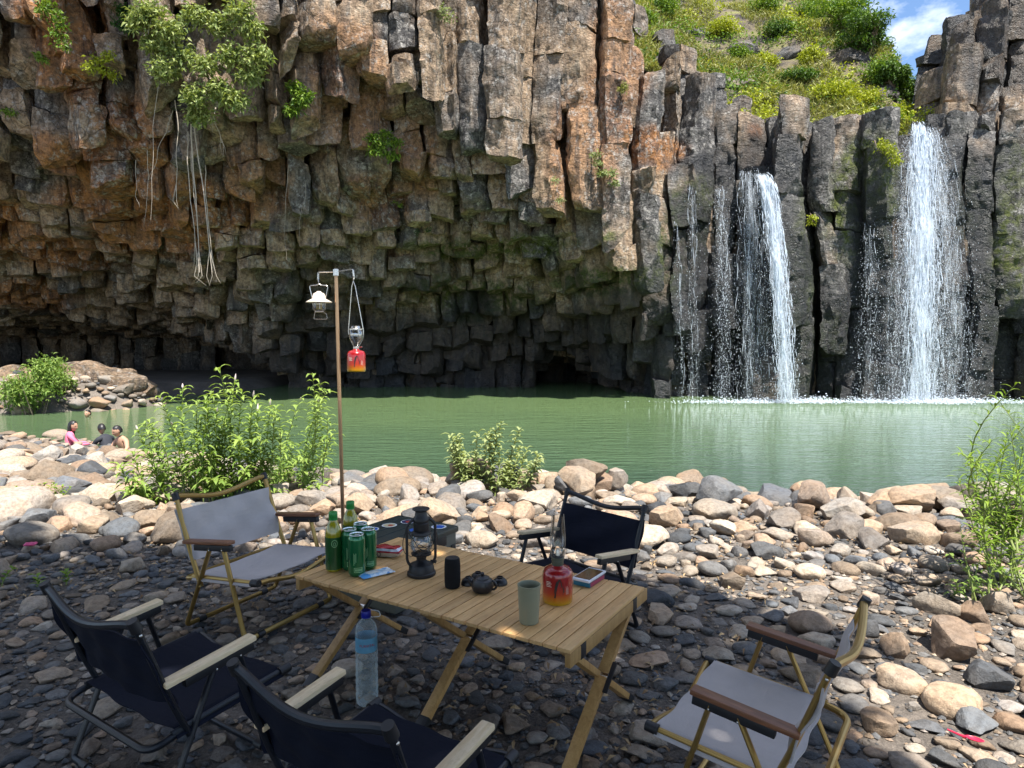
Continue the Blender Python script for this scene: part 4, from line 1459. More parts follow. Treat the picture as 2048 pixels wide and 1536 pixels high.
# plants rooted in the cliff
M_CLIFF_LEAF = leaf_material('creeper_leaf', (0.14, 0.21, 0.05), (0.50, 0.55, 0.19))
CP = [('hanging_creeper', [(300, 20), (340, 60), (390, 30), (440, 50), (480, 20), (360, 110), (410, 130), (460, 110), (500, 60), (330, 140), (390, 190), (440, 180), (500, 150), (400, 230), (470, 200), (310, 90), (515, 110), (280, 40)], 0.52, 7000, 0.18, M_CLIFF_LEAF, 'big pale green creeper cascading over the upper left cliff'),
      ('cliff_fern', [(590, 175), (600, 200), (585, 220), (610, 190)], 0.33, 700, 0.17, M_LEAF_BRIGHT, 'bright green fern above the pale protruding block'),
      ('cliff_fern', [(745, 275), (770, 270), (790, 285), (750, 300), (785, 310), (760, 290)], 0.33, 900, 0.15, M_LEAF_BRIGHT, 'green plant with trailing tips in the middle of the cliff'),
      ('cliff_vine', [(190, 120), (205, 140), (215, 110), (180, 135), (225, 150)], 0.30, 420, 0.13, M_LEAF_YELLOW, 'yellow green vine left of the big creeper'),
      ('cliff_vine', [(95, 10), (110, 30), (120, 50), (85, 20), (115, 70), (125, 90)], 0.33, 520, 0.14, M_LEAF_BRIGHT, 'green vine hanging from the top left corner'),
      ('cliff_fern', [(75, 110), (85, 120)], 0.22, 120, 0.12, M_LEAF_BRIGHT, 'small green fern on the left orange rock'),
      ('cliff_fern', [(12, 222), (22, 225)], 0.2, 110, 0.12, M_LEAF_BRIGHT, 'small green fern at the left picture edge'),
      ('cliff_fern', [(240, 45), (245, 20), (255, 55)], 0.3, 300, 0.16, M_LEAF_DARK, 'dark green fern between the vine and the big creeper'),
      ('cliff_fern', [(855, 460), (835, 465)], 0.16, 70, 0.10, M_LEAF_DARK, 'pair of tiny fern tufts on the shaded lower cliff'),
      ('cliff_fern', [(1195, 325), (1205, 345), (1190, 310)], 0.26, 260, 0.12, M_LEAF_PALE, 'dusty grey green tuft on the sunlit columns'),
      ('cliff_fern', [(1230, 365), (1225, 345)], 0.24, 200, 0.12, M_LEAF_PALE, 'dusty tuft right of the grey green column tuft'),
      ('cliff_fern', [(790, 405), (800, 410)], 0.13, 60, 0.09, M_LEAF_BRIGHT, 'tiny green fern below the trailing cliff plant'),
      ('cliff_fern', [(1120, 400), (1110, 360)], 0.2, 120, 0.10, M_LEAF_PALE, 'faint dry tuft between two sunlit columns'),
      ('cliff_fern', [(1245, 180), (1250, 170)], 0.2, 130, 0.12, M_GRASS, 'dry yellow tuft high on the orange columns'),
      ('cliff_fern', [(885, 20), (895, 35)], 0.3, 160, 0.12, M_LEAF_PALE, 'dry pale tuft at the top middle of the cliff'),
      ('cliff_fern', [(1625, 435), (1622, 445)], 0.2, 130, 0.12, M_LEAF_YELLOW, 'yellow tuft between the two falls'),
      ('cliff_fern', [(1780, 300), (1765, 290), (1790, 320)], 0.35, 420, 0.13, M_LEAF_YELLOW, 'mossy bush hanging left of the main waterfall lip')]
for name, pts, r, nl, ls, mat, lab in CP:
    H = [cliff_hit(u, v, 0.25) for u, v in pts]
    ym = min(h.y for h in H) if name != 'hanging_creeper' else min(h.y for h in H) - 0.2
    H = [at_depth(u, v, 0.35 * h.y + 0.65 * ym) for (u, v), h in zip(pts, H)]
    o = sum(H, Vector()) / len(H)
    t = thing(name, lab, 'plant', tuple(o))
    bl = [(*(h - o), r * 1.0, r * 0.7, r * 0.75) for h in H]
    foliage_obj('foliage', bl, nl, ls, mat, t, shell=0.2, ratio=0.38)['kind'] = 'stuff'
    s = MB()
    for h in H:
        q = h - o + Vector((RNG.normal(0, 0.1), 0.45, 0.3))
        s.tube([q, q.lerp(h - o, 0.6) + Vector((RNG.normal(0, 0.12), 0, -0.05)), h - o - Vector((RNG.normal(0, 0.2), 0, r * 0.8))], [0.022, 0.016, 0.006], 5)
    s.build('stem', M_ROOT if name == 'hanging_creeper' else M_BARK, t)['kind'] = 'stuff'

# aerial roots hanging below the creeper
ROOTS = [((382, 250), (398, 545), 0.026), ((372, 262), (392, 520), 0.018), ((390, 245), (424, 545), 0.024), ((412, 330), (418, 525), 0.018), ((378, 300), (395, 470), 0.014), ((352, 200), (355, 395), 0.016),
         ((310, 170), (300, 440), 0.010), ((340, 220), (302, 360), 0.012), ((270, 320), (278, 415), 0.010), ((295, 300), (292, 450), 0.010), ((430, 215), (440, 285), 0.020), ((405, 170), (420, 235), 0.020), ((575, 330), (568, 520), 0.007), ((610, 360), (600, 480), 0.007)]
t = thing('aerial_roots', 'bundle of long pale aerial roots dangling below the creeper', 'roots', tuple(cliff_hit(385, 255, 0.3)))
o = t.location
for (u0, v0), (u1, v1), r in ROOTS:
    y = min(cliff_hit(u0, v0).y, cliff_hit(u1, v1).y) - 0.35
    a, b = at_depth(u0, v0, y), at_depth(u1, v1, y)
    path = [a.lerp(b, q) + Vector((0.10 * float(fbm(np.array([[q * 4, u0 * 0.1, 0]]), 2, 3)[0]), 0.06 * math.sin(q * 5 + u0), 0)) - o for q in np.linspace(0, 1, 14)]
    m = MB().tube(path, [r * (1 - 0.55 * q) for q in np.linspace(0, 1, 14)], 6)
    if r > 0.015:
        e = path[-1]
        for k in range(3): m.tube([path[-3], e + Vector((RNG.normal(0, 0.08), 0, -0.12)), e + Vector((RNG.normal(0, 0.12), 0, -0.25 - 0.25 * RNG.random()))], [r * 0.4, r * 0.3, r * 0.1], 5)
    m.build('root', M_ROOT, t)

# ------------------------------------------------------------------ the trees over the camp (their crowns shade the foreground)
_EX, _EY = [-16, -4.2, -1.0, 1.0, 2.2, 3.0, 4.5, 9], [4.6, 4.4, 4.2, 3.5, 2.75, 2.6, 2.5, 2.0]
M_CANOPY = leaf_material('canopy_leaf', (0.02, 0.055, 0.010), (0.06, 0.13, 0.025), 0.18)
for tx, ty, x0, x1, nl, lab in ((-4.6, -3.2, -9.5, -0.6, 24000, 'broad shade tree rising behind the camera on the left'), (4.4, -4.6, -0.8, 7.5, 22000, 'broad shade tree rising behind the camera on the right')):
    t = thing('shade_tree', lab, 'tree', (tx, ty, -0.1), 0, 'shade trees over the camp')
    m = MB()
    hub = Vector((0.3, 0.6, 3.6))
    m.tube([(0, 0, -0.3), (0.08, 0.1, 1.2), (0.2, 0.3, 2.4), hub], [0.34, 0.26, 0.22, 0.18], 12)
    C = []
    tries = 0
    while len(C) < nl and tries < nl * 30:
        tries += 4000
        z = 4.6 + 2.2 * RNG.random(4000)
        x = RNG.uniform(x0, x1, 4000)
        y = RNG.uniform(-6.5, 4.0, 4000)
        gx, gy = x - SUN_DIR.x / SUN_DIR.z * z, y - SUN_DIR.y / SUN_DIR.z * z      # where this leaf's shadow lands
        P = np.stack([x, y, z], -1)
        e = np.interp(gx, _EX, _EY) + 0.35 * fbm(np.stack([gx, gy, 0 * gx], -1) * 1.3, 3, 70)
        hole = fbm(np.stack([gx, gy, 0.2 * z], -1) * 1.25, 3, 71)
        lim = -0.62 + 0.76 * smooth01((gx - 0.4) / 1.1) * smooth01((gy + 1.0) / 2.0)
        ok = (gy < e) & (hole > lim)
        C += P[ok].tolist()
    C = np.array(C[:nl])
    s = 0.26 * (0.7 + 0.6 * RNG.random(len(C)))
    V, F, T = leaves(C - np.array([tx, ty, -0.1]), s, s * 0.55, up=0.75)
    for k in range(16):
        e = Vector(C[RNG.integers(len(C))]) - Vector((tx, ty, -0.1))
        m.tube([hub, hub.lerp(e, 0.45) + Vector((0, 0, 0.5)), e], [0.10, 0.06, 0.015], 6)
    m.build('trunk', M_BARK, t)
    tag(link('crown', make_mesh('crown', V, F, False, [M_CANOPY], {'tint': T}), t), kind='stuff')

# ------------------------------------------------------------------ camp furniture
def wood_material(name, a, b, axis=(1, 14, 14), rough=0.5):
    t = NT(name)
    o = t.obj()
    info = t.node('ShaderNodeObjectInfo').outputs['Random']
    sh = t.node('ShaderNodeVectorMath', operation='ADD')
    t.l.new(t.mapping(o, axis), sh.inputs[0])
    cb = t.node('ShaderNodeCombineXYZ', {0: t.math('MULTIPLY', info, 31.0), 1: t.math('MULTIPLY', info, 17.0)})
    t.l.new(cb.outputs[0], sh.inputs[1])
    v = sh.outputs[0]
    n = t.noise(v, 5.0, 6, 0.6, 0.8)
    g = t.noise(t.mapping(v, (1, 5, 5)), 6.0, 4, 0.6)
    c = t.mix(t.ramp(n, (0.35, 0.0), (0.65, 1.0)), a, b)
    c = t.mix(t.ramp(g, (0.52, 0.0), (0.70, 0.3)), c, tuple(x * 0.55 for x in a))
    br = t.math('ADD', t.math('MULTIPLY', info, 0.28), 0.86)
    c = t.mix(1.0, c, t.node('ShaderNodeCombineColor', {0: br, 1: br, 2: br}).outputs[0], 'MULTIPLY')
    t.bsdf(Base_Color=c, Roughness=rough, Normal=t.bump(g, 0.25, 0.002))
    return t.m


def fabric_material(name, col, rough=0.85):
    t = NT(name)
    o = t.obj()
    w1 = t.node('ShaderNodeTexWave', {'Scale': 160.0, 'Distortion': 0.4}, bands_direction='X')
    w2 = t.node('ShaderNodeTexWave', {'Scale': 160.0, 'Distortion': 0.4}, bands_direction='Z')
    t.l.new(o, w1.inputs['Vector']); t.l.new(o, w2.inputs['Vector'])
    h = t.math('MAXIMUM', w1.outputs['Fac'], w2.outputs['Fac'])
    n = t.noise(o, 7, 5, 0.6)
    c = t.mix(n, tuple(x * 0.8 for x in col), tuple(x * 1.15 for x in col))
    wr = t.noise(t.mapping(o, (3, 8, 9)), 2.0, 4, 0.55, 0.5)
    b = t.bsdf(Base_Color=c, Roughness=rough, Normal=t.bump(h, 0.2, 0.001, t.bump(wr, 0.35, 0.015)))
    b.inputs['Specular IOR Level'].default_value = 0.2
    return t.m


M_BEECH = wood_material('pale_beech', (0.54, 0.30, 0.115), (0.68, 0.42, 0.18), (14, 1, 14))
M_LEGWOOD = wood_material('golden_leg_wood', (0.38, 0.21, 0.07), (0.50, 0.30, 0.11), (10, 10, 1))
M_ARM_PALE = wood_material('pale_armrest_wood', (0.70, 0.52, 0.30), (0.85, 0.67, 0.44), (14, 1, 14))
M_ARM_BROWN = wood_material('walnut_armrest', (0.17, 0.065, 0.030), (0.27, 0.115, 0.055), (14, 1, 14), 0.42)
M_BLACK = simple_mat('black_powder_coat', (0.007, 0.009, 0.014), 0.42, var=0.3)
M_GOLD = simple_mat('champagne_gold_tube', (0.36, 0.235, 0.075), 0.36, metal=0.75, var=0.12)
M_NAVY = fabric_material('navy_black_canvas', (0.005, 0.007, 0.017))
M_GREY = fabric_material('warm_grey_canvas', (0.46, 0.42, 0.405))
M_PLASTIC = simple_mat('black_plastic', (0.012, 0.012, 0.014), 0.5, var=0.3)
M_STEEL = simple_mat('brushed_steel', (0.62, 0.60, 0.57), 0.28, metal=1.0, var=0.08)


def cloth_patch(name, mat, parent, fn, nu, nv, thick=0.004):
    """fn(s,t) -> point on the sheet; two-sided sheet with a rim"""
    P = [fn(a / nu, b / nv) for b in range(nv + 1) for a in range(nu + 1)]
    du = [(P[min(k + 1, len(P) - 1)] - P[max(k - 1, 0)]) for k in range(len(P))]
    nrm = []
    for b in range(nv + 1):
        for a in range(nu + 1):
            i = b * (nu + 1)
            x = P[i + min(a + 1, nu)] - P[i + max(a - 1, 0)]
            y = P[min(b + 1, nv) * (nu + 1) + a] - P[max(b - 1, 0) * (nu + 1) + a]
            nrm.append(x.cross(y).normalized())
    m = MB()
    n = len(P)
    f = []
    for b in range(nv):
        for a in range(nu):
            i = b * (nu + 1) + a
            q = (i, i + 1, i + nu + 2, i + nu + 1)
            f.append(q)
            f.append(tuple(k + n for k in reversed(q)))
    rim = [a for a in range(nu + 1)] + [b * (nu + 1) + nu for b in range(1, nv + 1)] + [nv * (nu + 1) + a for a in range(nu - 1, -1, -1)] + [b * (nu + 1) for b in range(nv - 1, 0, -1)]
    for k in range(len(rim)):
        a, b = rim[k], rim[(k + 1) % len(rim)]
        f.append((b, a, a + n, b + n))
    m.add([p + q * thick / 2 for p, q in zip(P, nrm)] + [p - q * thick / 2 for p, q in zip(P, nrm)], f)
    return m.build(name, mat, parent, sharp=60)


def make_chair(name, label, loc, heading, scale, frame, fabric, arm, gold, group):
    """low folding armchair: two leg bows, seat sling, back sling, wooden arms"""
    t = thing(name, label, 'chair', loc, math.radians(heading) - math.pi / 2, group)
    t.scale = (scale,) * 3
    W = 0.262
    r = 0.0115
    zar, zaf = 0.388, 0.418
    for s in (-1, 1):
        x = s * W
        MB().tube([(x, -0.01, 0.39), (x, -0.163, 0.05)], r, 10, flat=0.7).build('leg', frame, t, label=None)
        MB().tube([(x, 0.068, 0.40), (x, 0.176, 0.05)], r, 10, flat=0.7).build('leg', frame, t)
        MB().tube([(s * 0.250, -0.14, 0.236), (s * 0.250, 0.245, 0.266)], r, 10, flat=0.8).build('seat_rail', M_BLACK if not gold else frame, t)
        u = MB().tube([(s * 0.256, -0.085, 0.20), (s * 0.256, -0.14, 0.33), (s * 0.256, -0.236, 0.594)], r, 10, flat=0.8).build('back_upright', frame, t)
        MB().tube([(s * 0.256, -0.228, 0.572), (s * 0.256, -0.242, 0.604)], [0.0165, 0.015], 12).build('end_cap', M_PLASTIC, u)
        a = MB().box((0, 0, 0), (0.040, 0.290, 0.016), Matrix.Translation((x, -0.024, (zar + zaf) / 2 + 0.008)) @ Matrix.Rotation(math.atan2(zaf - zar, 0.274), 4, 'X'), 0.004).build('armrest', arm, t)
        MB().box((0, 0, 0), (0.022, 0.225, 0.026), Matrix.Translation((x, 0.005, (zar + zaf) / 2 - 0.0135)) @ Matrix.Rotation(math.atan2(zaf - zar, 0.274), 4, 'X'), 0.003).build('arm_bracket', M_PLASTIC, a)
        MB().tube([(s * 0.250, 0.222, 0.264), (s * 0.250, 0.262, 0.268)], [0.0165, 0.0155], 12).build('end_cap', M_PLASTIC, t)
        for y, z in ((-0.010, 0.378), (0.070, 0.388), (-0.08, 0.236), (0.115, 0.250), (-0.225, 0.56)):
            MB().lathe([(0.0045, 0), (0.004, 0.002), (0.0015, 0.0035)], 8, Matrix.Translation((s * (W + 0.0085 if z > 0.3 and z < 0.5 else 0.2685), y, z)) @ Matrix.Rotation(s * math.pi / 2, 4, 'Y')).build('rivet', M_STEEL, t)
    for y, tip in ((-0.163, -0.180), (0.176, 0.192)):
        b = MB().tube(arc_path([(-W, y, 0.05), (-W, tip, 0.0115), (W, tip, 0.0115), (W, y, 0.05)], 0.05, 7), r, 10, flat=0.85).build('floor_bar', frame, t)
        for s in (-1, 1):
            MB().tube([(s * 0.165, tip, 0.0115), (s * 0.200, tip, 0.0115)], 0.0142, 12).build('sleeve', M_PLASTIC, b)
    MB().tube(arc_path([(-0.250, -0.10, 0.238), (-0.250, -0.205, 0.215), (0.250, -0.205, 0.215), (0.250, -0.10, 0.238)], 0.06, 7), r * 0.95, 10).build('rear_bar', frame, t)
    n = 16
    MB().tube([(0.250 * (2 * k / n - 1), 0.252 - 0.012 * math.sin(math.pi * k / n), 0.264 - 0.036 * math.sin(math.pi * k / n) ** 2) for k in range(n + 1)], r * 0.95, 10).build('seat_front_bar', frame, t)
    MB().tube([(0.254 * (2 * k / n - 1), -0.234 - 0.020 * math.sin(math.pi * k / n), 0.588 - 0.040 * math.sin(math.pi * k / n) ** 1.5) for k in range(n + 1)], r * 1.05, 10).build('top_bar', frame, t)

    def seat(a, b):
        x = (a - 0.5) * 2
        y = -0.135 + 0.365 * b
        z = 0.2375 + (y + 0.14) / 0.385 * 0.03
        sag = 0.020 * (1 - x * x) * (0.7 + 0.6 * math.sin(math.pi * b))
        edge = max(0.0, abs(x) - 0.93) / 0.07
        return Vector((x * 0.266, y + 0.004 * math.sin(9 * x + 3 * b), z + 0.013 - sag - 0.026 * edge ** 1.5))

    def back(a, b):
        x = (a - 0.5) * 2
        f = 0.16 + 0.66 * b
        y0, z0 = -0.112 + (-0.236 + 0.112) * f, 0.262 + (0.594 - 0.262) * f
        sag = 0.026 * (1 - x * x) + 0.005 * math.sin(5 * x + 9 * b) + 0.003 * math.sin(13 * x - 7 * b)
        edge = max(0.0, abs(x) - 0.94) / 0.06
        return Vector((x * 0.270, y0 + 0.012 - sag - 0.024 * edge ** 1.5, z0 - 0.3 * sag))
    cloth_patch('seat_sling', fabric, t, seat, 24, 14)
    cloth_patch('back_sling', fabric, t, back, 24, 12)
    return t


GRP_G, GRP_B = 'grey folding armchairs', 'black folding armchairs'
make_chair('folding_armchair', 'grey canvas armchair with gold frame in front of the tall weeds', (-1.243, 3.244, 0.012), -26.5, 1.049, M_GOLD, M_GREY, M_ARM_BROWN, True, GRP_G)
make_chair('folding_armchair', 'grey canvas armchair with gold frame and brown arms at the lower right', (0.727, 1.89, 0.012), 144.4, 0.963, M_GOLD, M_GREY, M_ARM_BROWN, True, GRP_G)
make_chair('folding_armchair', 'black canvas armchair seen from behind at the lower left', (-1.095, 2.082, 0.012), 56.8, 1.0, M_BLACK, M_NAVY, M_ARM_PALE, False, GRP_B)
make_chair('folding_armchair', 'black canvas armchair cut off by the bottom edge', (-0.333, 1.619, 0.012), 57.8, 0.967, M_BLACK, M_NAVY, M_ARM_PALE, False, GRP_B)
make_chair('folding_armchair', 'black canvas armchair facing the camera behind the table', (0.291, 3.13, 0.012), 222.7, 0.957, M_BLACK, M_NAVY, M_ARM_PALE, False, GRP_B)

# ---- slatted roll-up table
TZ = 0.452
TROT = math.radians(-32.0)
TC = Vector((-0.177, 2.487, 0.0))
table = thing('slatted_table', 'long slatted wooden folding table with crossed legs', 'table', tuple(TC), TROT)
NS = 25
for k in range(NS):
    x = -0.6 + 1.2 * (k + 0.5) / NS
    dy = RNG.normal(0, 0.0012)
    MB().box((x, dy, TZ - 0.006), (1.2 / NS - 0.0035, 0.60, 0.012), None, 0.0016).build('slat', M_BEECH, table)
for s in (-1, 1):
    e = MB().box((s * 0.588, 0.018, TZ - 0.036), (0.020, 0.630, 0.044), None, 0.003).build('end_rail', M_LEGWOOD, table)
    for y in (-0.21, 0.21):
        MB().box((s * 0.588, y, TZ - 0.036), (0.0225, 0.036, 0.0465), None, 0.002).build('strap', M_PLASTIC, e)
    MB().box((0, s * 0.19, TZ - 0.0255), (1.15, 0.020, 0.026), None, 0.003).build('long_rail', M_LEGWOOD, table)
for i, x in enumerate((-0.556, 0.0, 0.556)):
    for s in (-1, 1):
        a, b = Vector((x + s * 0.012, s * 0.225, TZ - 0.045)), Vector((x + s * 0.012, -s * 0.285, 0.022))
        d = b - a
        M = Matrix.Translation((a + b) / 2) @ d.to_track_quat('Z', 'X').to_matrix().to_4x4()
        l = MB().box((0, 0, 0), (0.021, 0.038, d.length), M @ Matrix.Rotation(math.pi / 2, 4, 'Z') if False else M, 0.002).build('leg', M_LEGWOOD, table)
        M2 = Matrix.Translation(b - d.normalized() * 0.012) @ d.to_track_quat('Z', 'X').to_matrix().to_4x4()
        MB().box((0, 0, 0), (0.025, 0.043, 0.055), M2, 0.004).build('foot_cap', M_PLASTIC, l)
        mid = a.lerp(b, 0.44)
        M3 = Matrix.Translation(mid + Vector((s * 0.012, 0, 0))) @ d.to_track_quat('Z', 'X').to_matrix().to_4x4()
        MB().box((0, 0, 0), (0.008, 0.046, 0.11), M3, 0.003).build('joint_bracket', M_PLASTIC, l)
    MB().tube([(x - 0.034, -0.0, a.lerp(b, 0.44).z), (x + 0.034, 0.0, a.lerp(b, 0.44).z)], 0.012, 12).build('pivot_bolt', M_STEEL, table)


def on_table(u, v):
    return on_level(u, v, TZ + 0.0005)


def glassy(name, col, rough=0.05, alpha=0.25):
    """thin clear wall: mostly see-through, with reflections"""
    t = NT(name)
    tr = t.node('ShaderNodeBsdfTransparent', {'Color': (*col, 1)})
    gl = t.node('ShaderNodeBsdfGlossy', {'Roughness': rough})
    fr = t.node('ShaderNodeFresnel', {'IOR': 1.5})
    f = t.math('ADD', t.math('MULTIPLY', fr.outputs[0], 0.85), alpha * 0.25, True)
    mx = t.node('ShaderNodeMixShader')
    t.l.new(f, mx.inputs[0]); t.l.new(tr.outputs[0], mx.inputs[1]); t.l.new(gl.outputs[0], mx.inputs[2])
    t.l.new(mx.outputs[0], t.out.inputs['Surface'])
    return t.m


M_GLASS = glassy('clear_glass', (0.95, 0.96, 0.96))
M_TEA = simple_mat('olive_tea', (0.30, 0.27, 0.012), 0.12, var=0.15, scale=12, coat=1.0)
M_TEALABEL = simple_mat('dark_green_label', (0.012, 0.075, 0.016), 0.3, var=0.5, scale=25, coat=0.6)
M_CAP_GREEN = simple_mat('green_cap', (0.02, 0.24, 0.045), 0.35, var=0.08)
M_CAN = simple_mat('green_can_paint', (0.008, 0.14, 0.045), 0.22, metal=0.4, var=0.12, scale=18, coat=0.6)
M_ALU = simple_mat('can_lid_aluminium', (0.72, 0.74, 0.78), 0.3, metal=1.0, var=0.05)
M_WHITE = simple_mat('white_print', (0.75, 0.76, 0.74), 0.5, var=0.06)
M_PALEGREEN = simple_mat('pale_green_print', (0.30, 0.55, 0.26), 0.5, var=0.06)


def on_cylinder(mb_verts, r, ang0):
    """flat (x, z) drawing wrapped on a cylinder of radius r, centred at angle ang0"""
    return [(r * math.cos(ang0 + x / r), r * math.sin(ang0 + x / r), z) for x, z in mb_verts]


def ring_print(cx, cz, rx, rz, w, n=24):
    v = []
    for k in range(n):
        a = 2 * math.pi * k / n
        v.append((cx + rx * math.cos(a), cz + rz * math.sin(a)))
        v.append((cx + (rx - w) * math.cos(a), cz + (rz - w) * math.sin(a)))
    f = [(2 * k, 2 * ((k + 1) % n), 2 * ((k + 1) % n) + 1, 2 * k + 1) for k in range(n)]
    return v, f


def bar_print(x0, z0, x1, z1, n=6):
    v = [(x0 + (x1 - x0) * k / n, z) for z in (z0, z1) for k in range(n + 1)]
    f = [(k, k + 1, k + n + 2, k + n + 1) for k in range(n)]
    return v, f


def text_print(body, height):
    """lettering as flat (x, z) polygons, centred"""
    cu = bpy.data.curves.new('lettering', 'FONT')
    cu.body = body
    cu.size = height
    cu.align_x = 'CENTER'
    ob = bpy.data.objects.new('lettering', cu)
    me = ob.to_mesh()
    v = [(q.co.x, q.co.y) for q in me.vertices]
    f = [tuple(p.vertices) for p in me.polygons]
    ob.to_mesh_clear()
    bpy.data.objects.remove(ob)
    bpy.data.curves.remove(cu)
    return v, f


def wrap_print(name, prints, r, ang0, mat, parent, kz=1.0):
    m = MB()
    for v, f in prints:
        v = [(x, z * kz) for x, z in v]
        m.add(on_cylinder(v, r, ang0), f)
    return m.build(name, mat, parent, smooth=False)


TO_CAM = lambda p: math.atan2(-p.y, -p.x)            # direction from a thing back to the lens

for (u, v), lab in (((668, 1140), 'green tea bottle with round emblem standing in front at the table corner'), ((702, 1112), 'green tea bottle behind the drink cans')):
    p = on_table(u, v)
    t = thing('tea_bottle', lab, 'bottle', tuple(p), 0, 'green tea bottles on the table')
    MB().lathe([(0.026, 0), (0.0315, 0.006), (0.0325, 0.03), (0.0305, 0.055), (0.0325, 0.08), (0.0325, 0.135), (0.0318, 0.15), (0.028, 0.170), (0.0205, 0.190), (0.0145, 0.200), (0.0140, 0.206)], 28).build('bottle_body', M_TEA, t)
    MB().lathe([(0.0262, 0.004), (0.0320, 0.010), (0.0331, 0.03), (0.0311, 0.055), (0.0331, 0.08), (0.0331, 0.138)], 28, cap=False).build('label_sleeve', M_TEALABEL, t)
    c = MB().lathe([(0.0170, 0.203), (0.0175, 0.205), (0.0175, 0.213), (0.0162, 0.2135), (0.0172, 0.215), (0.0172, 0.232), (0.0155, 0.235)], 24).build('cap', M_CAP_GREEN, t)
    wrap_print('emblem', [ring_print(0.002, 0.115, 0.0125, 0.015, 0.0022), ring_print(0.002, 0.113, 0.005, 0.0075, 0.0014)], 0.0336, TO_CAM(p) + 0.05, M_PALEGREEN, t)

for (u, v), lab in (((714, 1150), 'green drink can nearest the blue wipes packet'), ((737, 1137), 'green drink can rightmost of the four cans'), ((700, 1138), 'green drink can squeezed beside the front tea bottle'), ((722, 1124), 'green drink can at the back of the four cans')):
    p = on_table(u, v)
    t = thing('drink_can', lab, 'can', tuple(p), 0, 'green drink cans on the table')
    MB().lathe([(0.022, 0.003), (0.024, 0.0), (0.026, 0.002), (0.0325, 0.012), (0.033, 0.016), (0.033, 0.142), (0.0318, 0.149), (0.0280, 0.157), (0.0268, 0.160)], 32).build('can_body', M_CAN, t)
    l = MB().lathe([(0.0270, 0.159), (0.0280, 0.1615), (0.0275, 0.163), (0.0262, 0.163), (0.0252, 0.159), (0.001, 0.1588)], 32).build('can_lid', M_ALU, t)
    MB().box((0.004, 0, 0.1612), (0.020, 0.011, 0.0016), None, 0.0006).build('pull_tab', M_ALU, l)
    a = TO_CAM(p) + 0.18
    pr = [bar_print(-0.017, 0.020, 0.016, 0.0215), bar_print(-0.017, 0.037, 0.016, 0.0385), bar_print(-0.017, 0.020, -0.0155, 0.0385, 1), bar_print(0.0145, 0.020, 0.016, 0.0385, 1)]
    pr += [bar_print(-0.012 + 0.0045 * k, 0.025, -0.0095 + 0.0045 * k, 0.034, 1) for k in range(6)]
    pr += [bar_print(-0.018 + 0.004 * k, 0.048 + 0.006 * (k % 3), -0.0165 + 0.004 * k, 0.095 - 0.005 * (k % 2), 1) for k in range(3)]
    wrap_print('print', pr, 0.03335, a, M_PALEGREEN, t)


# soft snack packs: a pillow with crimped ends
def pillow(L, W, H, crimp=0.012, n=16, m=8):
    V, F = [], []
    for side in (1, -1):
        for b in range(m + 1):
            for a in range(n + 1):
                x, y = a / n * 2 - 1, b / m * 2 - 1
                k = max(0.0, 1 - abs(x) ** 6) ** 0.5 * max(0.0, 1 - abs(y) ** 4) ** 0.5
                z = side * H / 2 * k * (1 + 0.18 * math.sin(7 * x + 3 * y) * (1 if side > 0 else 0.2))
                V.append((x * L / 2, y * W / 2 * (1 - 0.06 * (1 - abs(x)) ** 0.5), H / 2 + z + (0.002 * math.sin(40 * y) if abs(x) > 0.93 else 0)))
    s = (n + 1) * (m + 1)
    for side in (0, 1):
        for b in range(m):
            for a in range(n):
                i = side * s + b * (n + 1) + a
                q = (i, i + 1, i + n + 2, i + n + 1)
                F.append(q if side == 0 else tuple(reversed(q)))
    return V, F


def pack_material(name, stripes, axis, rough=0.25, blotch=None, metal=0.3):
    t = NT(name)
    o = t.obj()
    sp = t.node('ShaderNodeSeparateXYZ')
    t.l.new(o, sp.inputs[0])
    f = t.math('ADD', t.math('MULTIPLY', sp.outputs[axis[0]], axis[1]), axis[2])
    f = t.math('ADD', f, t.math('MULTIPLY', t.math('SUBTRACT', t.noise(o, 14, 2, 0.5), 0.5), 0.06))
    nd = t.node('ShaderNodeValToRGB')
    nd.color_ramp.interpolation = 'CONSTANT'
    e = nd.color_ramp.elements
    while len(e) < len(stripes): e.new(0.5)
    for el, (p, c) in zip(e, stripes): el.position, el.color = p, (*c, 1)
    t.l.new(f, nd.inputs[0])
    c = nd.outputs[0]
    if blotch: c = t.mix(t.ramp(t.noise(o, blotch[1], 3, 0.5, 0.5), (0.48, 0.0), (0.54, 1.0)), c, blotch[0])
    t.bsdf(Base_Color=c, Roughness=rough, Metallic=metal, Normal=t.bump(t.noise(o, 45, 3, 0.6), 0.6, 0.006))
    return t.m


p = on_table(768, 1112)
t = thing('snack_pack', 'silver and red foil snack pack lying behind the cans', 'snack pack', tuple(p), math.radians(-10))
V, F = pillow(0.155, 0.065, 0.046)
m = MB(); m.add(V, F)
m.build('foil_bag', pack_material('silver_red_foil', [(0.0, (0.55, 0.52, 0.46)), (0.52, (0.42, 0.02, 0.03)), (0.66, (0.70, 0.72, 0.85)), (0.86, (0.42, 0.02, 0.03))], (2, 22.0, 0.0)), t)
m = MB(); v, f = ring_print(-0.010, 0.017, 0.009, 0.009, 0.003)
m.add([(x, -0.0330 - 0.0 * z, z) for x, z in v], f)
m.build('emblem', simple_mat('dark_print', (0.03, 0.03, 0.035), 0.5), t, smooth=False)
p = on_table(752, 1149)
t = thing('wipes_packet', 'flat light blue wipes packet in front of the cans', 'packet', tuple(p), math.radians(38))
V, F = pillow(0.135, 0.068, 0.012)
m = MB(); m.add(V, F)
